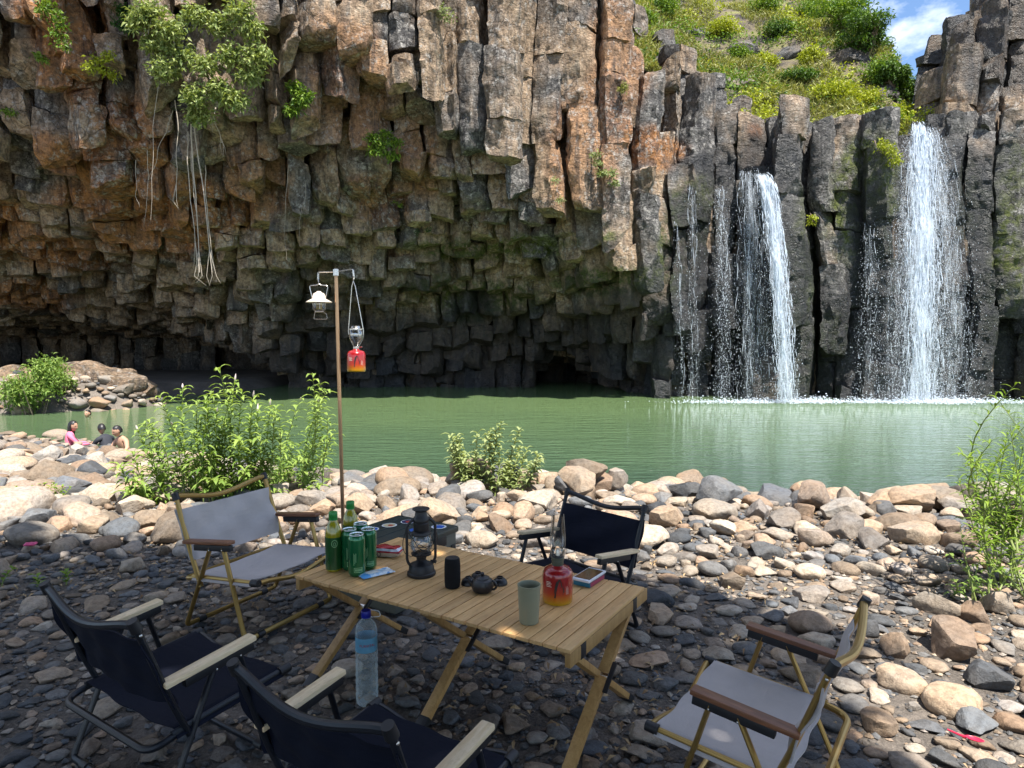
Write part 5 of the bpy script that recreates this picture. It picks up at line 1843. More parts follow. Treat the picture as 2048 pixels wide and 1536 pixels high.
m.build('packet_body', pack_material('blue_white_packet', [(0.0, (0.10, 0.36, 0.75)), (0.25, (0.42, 0.65, 0.85)), (0.72, (0.10, 0.30, 0.62)), (0.9, (0.55, 0.72, 0.85))], (0, 7.0, 0.5), 0.3, ((0.72, 0.82, 0.9), 28), 0.0), t)
MB().box((-0.015, 0, 0.0125), (0.045, 0.028, 0.002), None, 0.0008).build('flap', M_WHITE, t)

# black hurricane lantern
p = on_table(843, 1149)
t = thing('hurricane_lantern', 'black hurricane lantern with glass globe in the middle of the table', 'lantern', tuple(p), math.radians(20))
MB().lathe([(0.054, 0), (0.056, 0.004), (0.055, 0.012), (0.050, 0.016), (0.048, 0.034), (0.043, 0.044), (0.024, 0.052), (0.018, 0.060), (0.020, 0.072), (0.038, 0.080), (0.040, 0.086), (0.034, 0.088)], 32).build('fuel_tank', M_PLASTIC, t)
g = MB().lathe([(0.030, 0.088), (0.040, 0.105), (0.043, 0.122), (0.038, 0.145), (0.031, 0.160)], 28, cap=False).build('glass_globe', M_GLASS, t)
MB().lathe([(0.036, 0.158), (0.038, 0.162), (0.036, 0.170), (0.028, 0.174), (0.030, 0.178), (0.031, 0.205), (0.029, 0.208), (0.031, 0.212), (0.029, 0.226), (0.024, 0.232), (0.022, 0.250), (0.034, 0.258), (0.033, 0.262), (0.005, 0.264)], 28).build('chimney_cap', M_PLASTIC, t)
for s in (-1, 1):
    MB().tube(arc_path([(s * 0.040, 0, 0.035), (s * 0.056, 0, 0.06), (s * 0.056, 0, 0.20), (s * 0.028, 0, 0.222)], 0.02, 5), 0.0055, 8).build('side_tube', M_PLASTIC, t)
    MB().tube([(s * 0.046, 0.02, 0.165), (s * 0.02, 0.048, 0.12), (-s * 0.03, 0.042, 0.088)], 0.0016, 6).build('guard_wire', M_PLASTIC, t)
    MB().tube([(s * 0.046, -0.02, 0.165), (s * 0.02, -0.048, 0.12), (-s * 0.03, -0.042, 0.088)], 0.0016, 6).build('guard_wire', M_PLASTIC, t)
MB().tube([(0.048 * math.cos(a), 0.048 * math.sin(a), 0.122) for a in np.linspace(0, 2 * math.pi, 25)], 0.0015, 6).build('guard_wire', M_PLASTIC, t)
MB().tube([(0.030, -0.030, 0.062), (0.046, -0.046, 0.060)], [0.003, 0.007], 10).build('wick_knob', M_PLASTIC, t)
MB().tube(arc_path([(-0.056, 0, 0.19), (-0.072, 0.02, 0.12), (-0.050, 0.05, 0.06), (0.05, 0.05, 0.06), (0.072, 0.02, 0.12), (0.056, 0, 0.19)], 0.03, 5), 0.0014, 6).build('carry_bail', M_PLASTIC, t)

# cylindrical speaker
p = on_table(905, 1174)
t = thing('portable_speaker', 'black cylinder speaker right of the hurricane lantern', 'speaker', tuple(p))
MB().lathe([(0.024, 0), (0.0275, 0.003), (0.0295, 0.02), (0.0300, 0.05), (0.0295, 0.085), (0.0275, 0.106), (0.025, 0.110)], 32).build('grille_body', fabric_material('speaker_mesh', (0.010, 0.010, 0.011)), t)
MB().lathe([(0.0245, 0.1095), (0.0235, 0.1115), (0.001, 0.1105)], 32).build('top_panel', M_PLASTIC, t)

# clay teapot and upturned cups
M_CLAY = simple_mat('dark_clay', (0.014, 0.013, 0.015), 0.38, var=0.3, scale=40, bump=0.15)
p = on_table(965, 1183)
t = thing('teapot', 'small black clay teapot with ring handle', 'teapot', tuple(p), math.radians(-18))
MB().lathe([(0.028, 0), (0.033, 0.003), (0.040, 0.018), (0.041, 0.030), (0.036, 0.044), (0.026, 0.050)], 32).build('pot_body', M_CLAY, t)
l = MB().lathe([(0.027, 0.0495), (0.026, 0.053), (0.014, 0.058), (0.005, 0.060)], 28).build('lid', M_CLAY, t)
MB().lathe([(0.003, 0.059), (0.007, 0.064), (0.007, 0.069), (0.003, 0.072), (0.0002, 0.0722)], 16).build('lid_knob', M_CLAY, l)
MB().tube([(0.037 + 0.017 * math.sin(a), 0, 0.028 + 0.016 * math.cos(a)) for a in np.linspace(0.0, math.pi, 13)], 0.0042, 8).build('handle', M_CLAY, t)
MB().tube([(-0.036, 0, 0.024), (-0.048, 0, 0.033), (-0.056, 0, 0.047)], [0.010, 0.007, 0.005], 10).build('spout', M_CLAY, t)
for (u, v), lab in (((937, 1168), 'upturned black tea cup left of the teapot'), ((956, 1158), 'upturned black tea cup behind the teapot'), ((1000, 1168), 'upturned black tea cup right of the teapot handle')):
    p = on_table(u, v)
    t = thing('tea_cup', lab, 'cup', tuple(p), 0, 'upturned black tea cups')
    MB().lathe([(0.0275, 0), (0.0285, 0.001), (0.028, 0.006), (0.024, 0.016), (0.016, 0.023), (0.011, 0.024)], 24).build('bowl', M_CLAY, t)
    MB().lathe([(0.0115, 0.0235), (0.012, 0.028), (0.0095, 0.0285), (0.009, 0.0245)], 20).build('foot_ring', M_CLAY, t)


# gas canisters: red melting into yellow, black brush-stroke horse mark, pale lettering
def canister_material():
    t = NT('red_yellow_canister')
    sp = t.node('ShaderNodeSeparateXYZ')
    t.l.new(t.obj(), sp.inputs[0])
    c = t.ramp(t.math('MULTIPLY', sp.outputs[2], 6.0), (0.0, (0.50, 0.32, 0.01)), (0.12, (0.50, 0.16, 0.008)), (0.24, (0.42, 0.035, 0.008)), (0.40, (0.30, 0.008, 0.010)))
    b = t.bsdf(Base_Color=c, Roughness=0.25, Metallic=0.1)
    b.inputs['Coat Weight'].default_value = 0.7
    return t.m


M_CANISTER = canister_material()
M_BRUSH = simple_mat('black_brush_print', (0.015, 0.012, 0.012), 0.4)
M_PALEPRINT = simple_mat('pale_print', (0.72, 0.60, 0.50), 0.5)


def stroke_print(pts, w):
    v, f = [], []
    for k, (x, z) in enumerate(pts):
        a, b = pts[max(k - 1, 0)], pts[min(k + 1, len(pts) - 1)]
        d = Vector((b[0] - a[0], b[1] - a[1])).normalized()
        ww = w[k] if isinstance(w, (list, tuple)) else w
        v += [(x - d.y * ww, z + d.x * ww), (x + d.y * ww, z - d.x * ww)]
    f = [(2 * k, 2 * k + 1, 2 * k + 3, 2 * k + 2) for k in range(len(pts) - 1)]
    return v, f


def canister(t, ang):
    K = 1.3
    MB().lathe([(r_, z_ * K) for r_, z_ in [(0.046, 0.004), (0.050, 0.0), (0.052, 0.002), (0.0535, 0.008), (0.0535, 0.070), (0.052, 0.080), (0.046, 0.089), (0.034, 0.094), (0.022, 0.096), (0.019, 0.100), (0.014, 0.102)]], 40).build('canister', M_CANISTER, t)
    wrap_print('brush_mark', [stroke_print([(-0.012, 0.022), (-0.009, 0.036), (-0.006, 0.050), (-0.002, 0.064), (0.004, 0.071), (0.009, 0.064), (0.012, 0.050)], [0.003, 0.002, 0.0025, 0.004, 0.003, 0.002, 0.001]),
                              stroke_print([(-0.006, 0.066), (-0.010, 0.050), (-0.014, 0.034)], [0.001, 0.002, 0.001]),
                              stroke_print([(0.015, 0.056), (0.018, 0.044), (0.022, 0.036)], [0.0008, 0.0016, 0.0008]),
                              stroke_print([(0.021, 0.050), (0.018, 0.040), (0.016, 0.030)], [0.0008, 0.0014, 0.0008])], 0.0538, ang, M_BRUSH, t, K)
    wrap_print('small_print', [bar_print(-0.045, 0.050 + 0.004 * k, -0.024 - 0.004 * (k % 2), 0.0515 + 0.004 * k) for k in range(4)] + [bar_print(0.028 + 0.003 * k, 0.030, 0.0288 + 0.003 * k, 0.052 - 0.004 * (k % 2), 1) for k in range(4)], 0.0538, ang, M_PALEPRINT, t, K)


p = on_table(1115, 1201)
t = thing('gas_lantern', 'gas lantern with tall clear chimney on a red yellow canister on the table', 'lantern', tuple(p))
canister(t, TO_CAM(p) + 0.05)
LIFT = Matrix.Translation((0, 0, 0.0305 - 0.1 * 0.12)) @ Matrix.Diagonal((1.0, 1.0, 1.12, 1.0))
MB().lathe([(0.020, 0.098), (0.021, 0.101), (0.020, 0.112), (0.022, 0.113), (0.022, 0.122), (0.020, 0.124)], 28).build('burner', simple_mat('olive_metal', (0.11, 0.12, 0.09), 0.4, metal=0.6), t, M=LIFT)
MB().lathe([(0.0205, 0.1235), (0.0215, 0.126), (0.0205, 0.1285)], 28).build('seal_ring', M_PLASTIC, t, M=LIFT)
MB().lathe([(0.0205, 0.128), (0.0225, 0.142), (0.0185, 0.150), (0.0205, 0.160), (0.0240, 0.176), (0.0245, 0.182), (0.0215, 0.206), (0.0185, 0.252)], 32, cap=False).build('glass_chimney', M_GLASS, t, M=LIFT)
MB().tube([(0, 0, 0.124), (0, 0, 0.150)], [0.010, 0.006], 10).build('wick_cup', M_STEEL, t, M=LIFT)
for s in (-1, 1):
    MB().tube([(s * 0.0225, 0, 0.120), (s * 0.0262, 0, 0.182), (s * 0.020, 0, 0.258)], 0.0012, 6).build('guard_wire', M_STEEL, t, M=LIFT)

# enamelled beaker
M_SAGE = simple_mat('sage_green_enamel', (0.235, 0.235, 0.155), 0.42, var=0.06)
p = on_table(1058, 1244)
t = thing('beaker', 'sage green tapered cup at the near edge of the table', 'cup', tuple(p))
MB().lathe([(0.029, 0), (0.031, 0.002), (0.0325, 0.03), (0.0355, 0.09), (0.0372, 0.122), (0.0378, 0.125), (0.0365, 0.1258), (0.0350, 0.122), (0.0325, 0.08), (0.0295, 0.006), (0.001, 0.005)], 36).build('cup_wall', M_SAGE, t)

# phone on a small blue box
p = on_table(1178, 1163)
t = thing('wipe_box', 'small blue and red box under the phone', 'box', tuple(p), TROT + math.radians(88))
MB().box((0, 0, 0.010), (0.120, 0.070, 0.020), None, 0.003).build('box_body', simple_mat('teal_card', (0.02, 0.16, 0.26), 0.4), t)
MB().box((0, -0.0352, 0.010), (0.112, 0.001, 0.016), None).build('side_panel', simple_mat('magenta_card', (0.30, 0.03, 0.08), 0.4), t)
t = thing('phone', 'white framed phone lying on the small blue box', 'phone', (p.x, p.y, p.z + 0.0203), TROT + math.radians(88))
MB().box((0, 0, 0.0045), (0.142, 0.074, 0.009), None, 0.003).build('casing', simple_mat('silver_white_case', (0.72, 0.74, 0.80), 0.3, metal=0.2), t)
t_ = NT('dark_phone_screen')
t_.bsdf(Base_Color=(0.004, 0.004, 0.006), Roughness=0.06)
MB().box((0, 0, 0.0093), (0.116, 0.064, 0.0006), None).build('screen', t_.m, t, smooth=False)

# ---- storage crate behind the table
p = Vector((-0.617, 3.537, 0.005))
M_CRATE = simple_mat('olive_grey_crate', (0.105, 0.108, 0.088), 0.55, var=0.15, scale=20)
M_LID = simple_mat('dark_green_crate_lid', (0.018, 0.034, 0.034), 0.4, var=0.2, scale=15)
t = thing('storage_crate', 'olive storage crate with dark stickered lid behind the table', 'crate', tuple(p), TROT)
MB().box((0, 0, 0.16), (0.42, 0.50, 0.30), None, 0.012).build('crate_body', M_CRATE, t)
l = MB().box((0, 0, 0.322), (0.44, 0.52, 0.034), None, 0.010).build('lid', M_LID, t)
for k in range(5): MB().box((-0.16 + 0.08 * k, 0, 0.3395), (0.012, 0.44, 0.005), None, 0.001).build('lid_rib', M_LID, l)
for s in (-1, 1):
    MB().box((s * 0.214, 0.10, 0.285), (0.012, 0.10, 0.055), None, 0.004).build('latch', M_PLASTIC, t)
    MB().box((s * 0.212, -0.12, 0.12), (0.008, 0.05, 0.20), None, 0.003).build('corner_post', M_CRATE, t)
    MB().box((s * 0.212, 0.215, 0.22), (0.006, 0.035, 0.045), None, 0.002).build('hand_hole', M_PLASTIC, t)
M_BLUE = simple_mat('blue_print', (0.02, 0.12, 0.50), 0.35)
M_REDP = simple_mat('red_print', (0.45, 0.04, 0.03), 0.4)
M_CREAM = simple_mat('cream_print', (0.66, 0.55, 0.32), 0.4)
M_NAVYP = simple_mat('navy_print', (0.015, 0.02, 0.10), 0.4)
for k, (sx, sy, parts) in enumerate(((-0.06, 0.16, [(1.0, M_WHITE), (0.86, M_NAVYP), (0.5, M_REDP)]), (-0.10, 0.05, [(1.0, M_WHITE), (0.80, M_CREAM), (0.35, M_REDP)]), (-0.13, -0.06, [(1.0, M_WHITE), (0.84, M_BLUE), (0.3, M_WHITE)]),
                                     (0.09, 0.06, [(1.0, M_BLUE), (0.5, M_WHITE)]), (0.15, 0.17, [(1.0, M_WHITE), (0.75, M_BLUE)]), (-0.17, -0.15, [(1.0, M_WHITE), (0.8, M_BLUE)]))):
    for q, (f, mt) in enumerate(parts):
        off = (0.008 if q == 2 else 0.0)
        MB().lathe([(0.042 * f, 0.3424 + 0.0006 * q), (0.042 * f, 0.3428 + 0.0006 * q), (0.0, 0.3429 + 0.0006 * q)], 24, Matrix.Translation((sx + off, sy, 0))).build('sticker', mt, l, smooth=False)
m = MB()
for v, f in (stroke_print([(-0.015, 0.10), (-0.018, 0.075), (0.0, 0.06), (0.03, 0.085)], 0.004), stroke_print([(0.0, 0.095), (0.004, 0.08), (0.018, 0.092)], 0.003)):
    m.add([(0.10 + x, -0.2515, 0.02 + z) for x, z in v], f)
m.build('emblem', M_WHITE, t, smooth=False)

# ---- big clear water bottle on the stones under the table
p = Vector((-0.545, 2.44, 0.004))
t = thing('water_bottle', 'large clear water bottle with blue cap and label under the table', 'bottle', tuple(p))


def water_bottle_mat(name, col, mixf):
    t = NT(name)
    tr = t.node('ShaderNodeBsdfTransparent', {'Color': (*col, 1)})
    p_ = t.node('ShaderNodeBsdfPrincipled')
    p_.inputs['Base Color'].default_value = (0.70, 0.80, 0.84, 1)
    p_.inputs['Roughness'].default_value = 0.08
    w = t.node('ShaderNodeLayerWeight', {'Blend': 0.35})
    f = t.math('ADD', t.math('MULTIPLY', w.outputs['Facing'], 0.6), mixf, True)
    mx = t.node('ShaderNodeMixShader')
    t.l.new(f, mx.inputs[0]); t.l.new(tr.outputs[0], mx.inputs[1]); t.l.new(p_.outputs[0], mx.inputs[2])
    t.l.new(mx.outputs[0], t.out.inputs['Surface'])
    return t.m


prof = [(0.030, 0.004), (0.036, 0.0), (0.040, 0.006), (0.0415, 0.03)]
for k in range(6):
    z = 0.04 + 0.026 * k
    prof += [(0.0415, z), (0.0390, z + 0.008), (0.0415, z + 0.016)]
prof += [(0.0415, 0.200), (0.0400, 0.205), (0.0400, 0.262), (0.0412, 0.268), (0.0400, 0.285), (0.033, 0.305), (0.021, 0.318), (0.0155, 0.324), (0.0155, 0.330)]
MB().lathe(prof, 36).build('bottle_wall', water_bottle_mat('clear_bottle_water', (0.93, 0.97, 0.98), 0.10), t, sharp=None)
lb = MB().lathe([(0.0409, 0.206), (0.0409, 0.260)], 36, cap=False).build('label_band', simple_mat('sky_blue_label', (0.16, 0.42, 0.60), 0.35, var=0.3, scale=35), t)
v, f = text_print('PURVITAL', 0.014)
a = TO_CAM(p) + 0.1
m = MB(); m.add(on_cylinder([(x, z + 0.229) for x, z in v], 0.0413, a), f)
m.build('lettering', simple_mat('red_print_label', (0.48, 0.03, 0.06), 0.4), lb, smooth=False)
MB().lathe([(0.0175, 0.328), (0.0185, 0.330), (0.0185, 0.350), (0.0165, 0.354)], 24).build('cap', simple_mat('royal_blue_cap', (0.012, 0.02, 0.34), 0.4), t)
MB().tube(arc_path([(0.012, 0, 0.328), (0.055, 0.0, 0.330), (0.050, 0.0, 0.352), (0.018, 0.0, 0.356)], 0.02, 5), 0.0018, 6).build('carry_loop', M_WHITE, t)

# ---- lantern pole with hook bar
base, top = Vector((-0.995, 3.9, -0.02)), at_depth(672, 545, 3.9)
t = thing('lantern_pole', 'slim bronze lantern pole with a steel crossbar of hooks', 'lantern stand', tuple(base))
ax = top - base
MB().tube([(0, 0, 0), ax * 0.5, ax], [0.0115, 0.011, 0.0105], 14).build('pole', simple_mat('bronze_tube', (0.42, 0.27, 0.16), 0.3, metal=0.8, var=0.1), t)
MB().lathe([(0.012, -0.020), (0.017, -0.018), (0.017, 0.016), (0.012, 0.020)], 18, Matrix.Translation(ax)).build('hub', M_STEEL, t)
hl, hr = at_depth(637, 548, 3.9) - base, at_depth(706, 540, 3.9) - base
for s in (-1, 1):
    MB().tube(arc_path([ax + Vector((0, s * 0.007, 0.004)), hl + Vector((0.0, s * 0.010, 0.010)), hl + Vector((-0.004, s * 0.010, -0.035)), hl + Vector((0.0, 0, -0.055))], 0.008, 4), 0.0026, 7).build('hook_arm', M_STEEL, t)
    MB().tube(arc_path([ax + Vector((0, s * 0.007, 0.004)), hr + Vector((0.0, s * 0.010, 0.004)), hr + Vector((0.004, s * 0.010, -0.040)), hr + Vector((0.0, 0, -0.062))], 0.008, 4), 0.0026, 7).build('hook_arm', M_STEEL, t)

# cream LED lantern on the left hook
hk = base + hl + Vector((0, 0, -0.057))
t = thing('shade_lantern', 'hanging lantern with wide cream shade on the left hook', 'lantern', (hk.x, hk.y, hk.z - 0.205))
M_CREAMP = simple_mat('cream_enamel', (0.74, 0.62, 0.52), 0.35, var=0.05)
MB().tube(arc_path([(-0.040, 0, 0.128), (-0.054, 0, 0.195), (-0.012, 0, 0.198), (0, 0, 0.206), (0.012, 0, 0.198), (0.054, 0, 0.195), (0.040, 0, 0.128)], 0.012, 4), 0.0022, 7).build('carry_bail', M_STEEL, t)
MB().lathe([(0.074, 0.098), (0.0745, 0.101), (0.052, 0.113), (0.040, 0.119), (0.037, 0.136), (0.030, 0.150), (0.014, 0.157), (0.012, 0.163), (0.0, 0.164), ], 36).build('shade', M_CREAMP, t)
MB().lathe([(0.026, 0.050), (0.030, 0.055), (0.032, 0.075), (0.032, 0.0975)], 28, cap=False).build('glass_cover', M_GLASS, t)
b = MB().lathe([(0.014, 0.058), (0.016, 0.062), (0.016, 0.092), (0.012, 0.097)], 16).build('led_core', simple_mat('amber_led', (0.55, 0.42, 0.14), 0.4), t)
for k in range(4):
    a = k * math.pi / 2 + 0.4
    MB().tube([(0.034 * math.cos(a), 0.034 * math.sin(a), 0.098), (0.034 * math.cos(a), 0.034 * math.sin(a), 0.060), (0.022 * math.cos(a), 0.022 * math.sin(a), 0.046)], 0.0018, 6).build('guard_wire', M_STEEL, t)
MB().tube([(0.0345 * math.cos(a), 0.0345 * math.sin(a), 0.078) for a in np.linspace(0, 2 * math.pi, 25)], 0.0014, 6).build('guard_wire', M_PLASTIC, t)
MB().lathe([(0.020, 0.042), (0.025, 0.044), (0.025, 0.050), (0.018, 0.052)], 24).build('base_cap', M_CREAMP, t)
MB().tube(arc_path([(-0.024, 0, 0.044), (-0.034, 0.004, 0.003), (0.046, 0.004, 0.003), (0.040, 0, 0.036), (0.024, 0, 0.044)], 0.01, 4), 0.0017, 6).build('hook_wire', M_STEEL, t)

# gas lantern hanging from the right hook
hk = base + hr + Vector((0, 0, -0.064))
cb = at_depth(713, 743, 3.9)
t = thing('hanging_gas_lantern', 'glass gas lantern on a red yellow canister hanging from the right hook', 'lantern', (cb.x, cb.y, cb.z))
H = hk.z - cb.z
canister(t, TO_CAM(cb))
LIFT = Matrix.Translation((0, 0, 0.0305 + 0.1 * 0.18)) @ Matrix.Diagonal((0.95, 0.95, 0.82, 1.0))
MB().lathe([(0.015, 0.100), (0.019, 0.104), (0.019, 0.116), (0.014, 0.122)], 24).build('valve', M_STEEL, t, M=LIFT)
MB().tube([(0.016, -0.008, 0.112), (0.040, -0.014, 0.118)], [0.003, 0.005], 8).build('valve_knob', M_STEEL, t, M=LIFT)
MB().lathe([(0.016, 0.122), (0.024, 0.148), (0.038, 0.170), (0.043, 0.195), (0.041, 0.222), (0.036, 0.234)], 30, cap=False).build('glass_globe', glassy('frosted_globe', (0.9, 0.9, 0.88), 0.12, 1.3), t, M=LIFT)
MB().lathe([(0.037, 0.232), (0.042, 0.236), (0.042, 0.243), (0.030, 0.248), (0.026, 0.262), (0.016, 0.264)], 30).build('chimney_cap', M_STEEL, t, M=LIFT)
for k in range(5):
    a = k * 2 * math.pi / 5 + 0.3
    MB().tube([(0.017 * math.cos(a), 0.017 * math.sin(a), 0.12), (0.040 * math.cos(a), 0.040 * math.sin(a), 0.168), (0.0455 * math.cos(a), 0.0455 * math.sin(a), 0.195), (0.0415 * math.cos(a), 0.0415 * math.sin(a), 0.238)], 0.0018, 6).build('guard_wire', M_STEEL, t, M=LIFT)
ex = hk.x - cb.x
for s in (-1, 1):
    MB().tube([(s * 0.042, 0, 0.215), (s * 0.044, 0, 0.235), (ex * 0.85 + s * 0.010, 0, H - 0.03), (ex, 0, H)], 0.0022, 7).build('hanger_wire', M_STEEL, t)

# ---- bits of litter on the stones
t = thing('bottle_cap_scrap', 'bright blue plastic scrap beside the right hand boulders', 'litter', tuple(on_bank(1853, 1214) + Vector((0, 0, 0.035))), 0.6)
MB().lathe([(0.014, 0), (0.016, 0.003), (0.016, 0.020), (0.012, 0.026), (0.006, 0.030)], 12, Matrix.Rotation(1.1, 4, 'X')).build('cap_shell', simple_mat('ultramarine_plastic', (0.01, 0.012, 0.55), 0.4), t)
t = thing('red_plastic_spoon', 'broken red plastic spoon lying at the lower right', 'litter', tuple(on_bank(1932, 1502) + Vector((0, 0, 0.045))), math.radians(-38))
M_RED = simple_mat('crimson_plastic', (0.50, 0.012, 0.05), 0.35)
MB().tube([(-0.055, 0, 0.010), (-0.02, 0, 0.004), (0.0, 0, 0.002)], [0.003, 0.004, 0.006], 8).build('handle', M_RED, t)
MB().lathe([(0.001, 0), (0.012, 0.002), (0.016, 0.007), (0.0145, 0.0075), (0.010, 0.004), (0.001, 0.002)], 20, Matrix.Translation((0.022, 0, 0)) @ Matrix.Diagonal((1.7, 0.9, 1, 1))).build('bowl', M_RED, t)
t = thing('pink_scrap', 'small pink plastic scrap in the sun at the far left', 'litter', tuple(on_bank(62, 1106) + Vector((0, 0, 0.05))), 0.3)
V, F = pillow(0.07, 0.05, 0.02)
m = MB(); m.add(V, F); m.build('crumpled_film', simple_mat('pink_film', (0.6, 0.08, 0.2), 0.4), t)

# ------------------------------------------------------------------ people
M_SKIN = simple_mat('tan_skin', (0.42, 0.24, 0.155), 0.55, var=0.12, scale=14)
M_HAIR = simple_mat('black_hair', (0.012, 0.010, 0.010), 0.45, var=0.3)
M_EYE = simple_mat('dark_eye', (0.02, 0.015, 0.012), 0.3)
M_LIP = simple_mat('lip', (0.32, 0.12, 0.09), 0.5)


def skin_body(name, joints, bones, mat, parent, rootj):
    """one continuous body grown round a skeleton"""
    names = list(joints)
    me = bpy.data.meshes.new(name)
    me.from_pydata([joints[n][0] for n in names], [(names.index(a), names.index(b)) for a, b in bones], [])
    o = link(name, me, parent)
    me.materials.append(mat)
    md = o.modifiers.new('skin', 'SKIN')
    md.use_smooth_shade = True
    if not me.skin_vertices: me.skin_vertices.new()
    for k, n in enumerate(names):
        r = joints[n][1]
        me.skin_vertices[0].data[k].radius = r if isinstance(r, tuple) else (r, r)
        me.skin_vertices[0].data[k].use_root = n == rootj
    o.modifiers.new('sub', 'SUBSURF').levels = 2
    o.modifiers['sub'].render_levels = 2
    return o


def head(parent, c, face, hair_long, skin=M_SKIN):
    """head with nose, brows, ears, mouth and hair; face: direction it looks"""
    f = Vector(face).normalized()
    R = f.to_track_quat('Y', 'Z').to_matrix().to_4x4()
    M = Matrix.Translation(c) @ R
    bm = bmesh.new()
    bmesh.ops.create_icosphere(bm, subdivisions=4, radius=1.0)
    V = np.array([v.co[:] for v in bm.verts])
    F = [[v.index for v in q.verts] for q in bm.faces]
    bm.free()
    P = V * np.array([0.076, 0.096, 0.118])
    jaw = smooth01((-P[:, 2]) / 0.118)
    P[:, 0] *= 1 - 0.32 * jaw
    P[:, 1] = P[:, 1] * (1 - 0.18 * jaw) + 0.022 * jaw
    g = lambda x0, z0, sx, sz: np.exp(-((P[:, 0] - x0) / sx) ** 2 - ((P[:, 2] - z0) / sz) ** 2) * (P[:, 1] > 0)
    P[:, 1] += 0.026 * g(0, -0.022, 0.012, 0.022) + 0.008 * g(0, 0.022, 0.05, 0.012) - 0.010 * g(0.030, 0.003, 0.016, 0.011) - 0.010 * g(-0.030, 0.003, 0.016, 0.011) + 0.006 * g(0, -0.058, 0.022, 0.008) + 0.008 * g(0, -0.098, 0.02, 0.014)
    h = MB(); h.add([tuple(p) for p in P], F, M)
    ho = h.build('head', skin, parent, sharp=None)
    e = MB()
    for s in (-1, 1):
        e.tube([(s * 0.020, 0.086, 0.004), (s * 0.040, 0.080, 0.004)], [0.004, 0.003], 6, M=M)
    e.build('eyes', M_EYE, ho)
    MB().tube([(-0.020, 0.083, -0.060), (0, 0.089, -0.062), (0.020, 0.083, -0.060)], [0.002, 0.0045, 0.002], 6, M=M).build('mouth', M_LIP, ho)
    er = MB()
    for s in (-1, 1): er.lathe([(0.004, -0.028), (0.013, -0.012), (0.014, 0.010), (0.006, 0.026)], 10, M @ Matrix.Translation((s * 0.076, -0.006, 0)) @ Matrix.Diagonal((0.45, 1, 1, 1)))
    er.build('ears', skin, ho)
    Q = V * np.array([0.084, 0.104, 0.124])
    Q[:, 1] -= 0.008
    lim = np.where(Q[:, 1] > 0.0, 0.045 + 0.25 * np.maximum(0, Q[:, 1] - 0.05), -0.06)
    if hair_long: lim = np.where(Q[:, 1] > 0.02, 0.045, -0.5)
    keep = Q[:, 2] > lim
    Q = Q + fbm3(Q * 30, 2, 4) * 0.006
    if hair_long:
        back = (Q[:, 1] <= 0.02) & (Q[:, 2] < -0.02)
        Q[back, 2] -= 0.22 * smooth01((-0.02 - Q[back, 2]) / 0.09)
        Q[back, 0] *= 1.05
    hm = MB(); hm.add([tuple(p) for p in Q], [q for q in F if all(keep[i] for i in q)], M)
    hm.build('hair', M_HAIR, ho, sharp=None)
    return ho


def hand(parent, wrist, direc, palm_n, skin=M_SKIN):
    """palm, four unequal bent fingers and a thumb from the palm's side"""
    d = Vector(direc).normalized()
    n = (Vector(palm_n) - d * Vector(palm_n).dot(d)).normalized()
    s = d.cross(n)
    m = MB()
    w = Vector(wrist)
    m.tube([w - d * 0.02, w + d * 0.03, w + d * 0.085], [0.022, 0.034, 0.036], 10, flat=0.45, up=tuple(s))
    for k, ln in enumerate((0.068, 0.078, 0.073, 0.058)):
        b = w + d * 0.082 + s * (0.027 - 0.018 * k)
        m.tube([b, b + d * ln * 0.45 + n * 0.004, b + d * ln * 0.78 - n * 0.010, b + d * ln - n * 0.024], [0.0088, 0.0082, 0.0074, 0.006], 7)
    b = w + d * 0.025 + s * 0.030
    m.tube([b, b + s * 0.024 + d * 0.022, b + s * 0.032 + d * 0.050 - n * 0.008], [0.011, 0.0095, 0.007], 7)
    return m.build('hand', skin, parent, sharp=None)


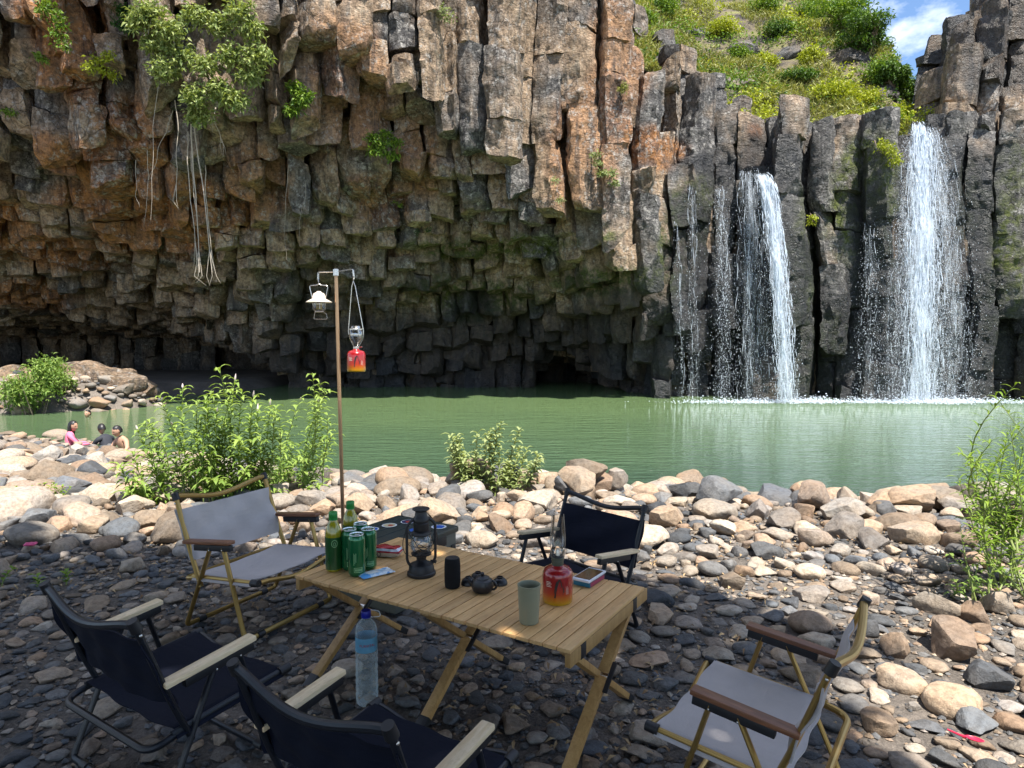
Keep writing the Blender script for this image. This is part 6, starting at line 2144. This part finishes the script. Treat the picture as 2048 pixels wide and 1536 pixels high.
def seated_person(label, loc, rotz, shirt, legs_col, hair_long, face, skin_top=False, arm='knees', lean=0.18, name='person'):
    """person sitting with bent knees; origin at the seat"""
    t = thing(name, label, 'person', loc, rotz)
    top = M_SKIN if skin_top else shirt
    J = {'hip': ((0, 0, 0.09), (0.15, 0.11)), 'belly': ((0, 0.02 + lean * 0.2, 0.25), (0.135, 0.10)), 'chest': ((0, 0.02 + lean * 0.5, 0.42), (0.155, 0.105)), 'neck0': ((0, lean * 0.8, 0.545), (0.075, 0.065)),
         'neck': ((0, lean * 0.95 + 0.01, 0.60), (0.048, 0.050))}
    B = [('hip', 'belly'), ('belly', 'chest'), ('chest', 'neck0'), ('neck0', 'neck')]
    for s, n in ((-1, 'l'), (1, 'r')):
        J['sh' + n] = ((s * 0.165, lean * 0.7, 0.50), 0.058)
        if arm == 'knees': el, wr = (s * 0.215, lean + 0.13, 0.30), (s * 0.12, lean + 0.34, 0.30)
        elif arm == 'bend' and s < 0: el, wr = (-0.37, lean + 0.05, 0.36), (-0.44, lean + 0.26, 0.25)
        else: el, wr = (s * 0.24, lean + 0.10, 0.26), (s * 0.10, lean + 0.30, 0.14)
        J['el' + n] = (el, 0.042)
        J['wr' + n] = (wr, 0.029)
        B += [('neck0', 'sh' + n), ('sh' + n, 'el' + n), ('el' + n, 'wr' + n)]
        J['th' + n] = ((s * 0.10, 0.10, 0.085), 0.088)
        J['kn' + n] = ((s * 0.13, 0.45, 0.26), 0.062)
        J['an' + n] = ((s * 0.12, 0.62, -0.10), 0.042)
        J['to' + n] = ((s * 0.13, 0.78, -0.13), 0.034)
        B += [('hip', 'th' + n), ('th' + n, 'kn' + n), ('kn' + n, 'an' + n), ('an' + n, 'to' + n)]
    body = skin_body('body', J, B, top, t, 'hip')
    hd = Vector((0, lean * 1.05 + 0.035, 0.715))
    head(t, hd, face, hair_long)
    for s, n in ((-1, 'l'), (1, 'r')):
        el, wr = Vector(J['el' + n][0]), Vector(J['wr' + n][0])
        hand(t, wr, (wr - el), (0, 0, 1))
    # trousers over hips and legs
    JJ = {k: (v[0], tuple(q + 0.010 for q in v[1]) if isinstance(v[1], tuple) else v[1] + 0.010) for k, v in J.items() if k[:2] in ('hi', 'th', 'kn', 'an')}
    BB = [b for b in B if b[0] in JJ and b[1] in JJ]
    skin_body('trousers', JJ, BB, legs_col, t, 'hip')
    return t


M_PINK = simple_mat('pink_shirt', (0.72, 0.16, 0.26), 0.8, var=0.15)
M_MINT = simple_mat('pale_mint_shirt', (0.50, 0.60, 0.55), 0.8, var=0.1)
M_DARKC = simple_mat('dark_cloth', (0.02, 0.022, 0.03), 0.8)
pp = on_level(133, 893, WATER_Z)
seated_person('person in a pink shirt with long dark hair sitting at the water edge', (pp.x, pp.y, -1.26), math.radians(-55), M_PINK, M_DARKC, True, (0.5, 0.6, -0.15), lean=0.10)
pp = on_level(256, 897, WATER_Z)
seated_person('bare shouldered person with short dark hair sitting in the pool', (pp.x, pp.y, -1.30), math.radians(150), M_SKIN, M_DARKC, False, (0.1, 1, -0.3), skin_top=True, arm='bend')
pp = on_level(222, 893, WATER_Z)
seated_person('person in dark clothes bending forward in the pool', (pp.x, pp.y, -1.34), math.radians(60), M_DARKC, M_DARKC, False, (0.2, 0.8, -0.45), lean=0.30)
pp = on_level(187, 833, WATER_Z)
seated_person('swimmer far off with only the head above the water', (pp.x, pp.y, WATER_Z - 0.60), math.radians(170), M_SKIN, M_DARKC, False, (0, 1, 0.1), skin_top=True)
pp = at_depth(217, 786, 29.5)
rock = float(ground_height(np.array([pp.x]), np.array([pp.y]))[0])
add_z = max(rock, pp.z - 0.05)
seated_person('person in a pale mint shirt sitting on rocks at the cave mouth', (pp.x, pp.y, add_z), math.radians(-80), M_MINT, M_DARKC, False, (0.1, 1, -0.2), lean=0.25)
# the flat rock the far person sits on
Vr, Fr = crag((0, 0, 0), 1.0, 71, None, (2.6, 1.0, 0.42))
Vr = Vr + np.array([pp.x + 0.6, pp.y + 0.1, add_z - 0.36])
tag(link('cave_ledge', make_mesh('cave_ledge', Vr, Fr, True, [M_CLIFF], {'mask': np.tile([0.0, 0.0, 0.2, 0.6], (len(Vr), 1))}, sharp=40)), 'long low grey rock ledge at the mouth of the left cave', kind='structure')
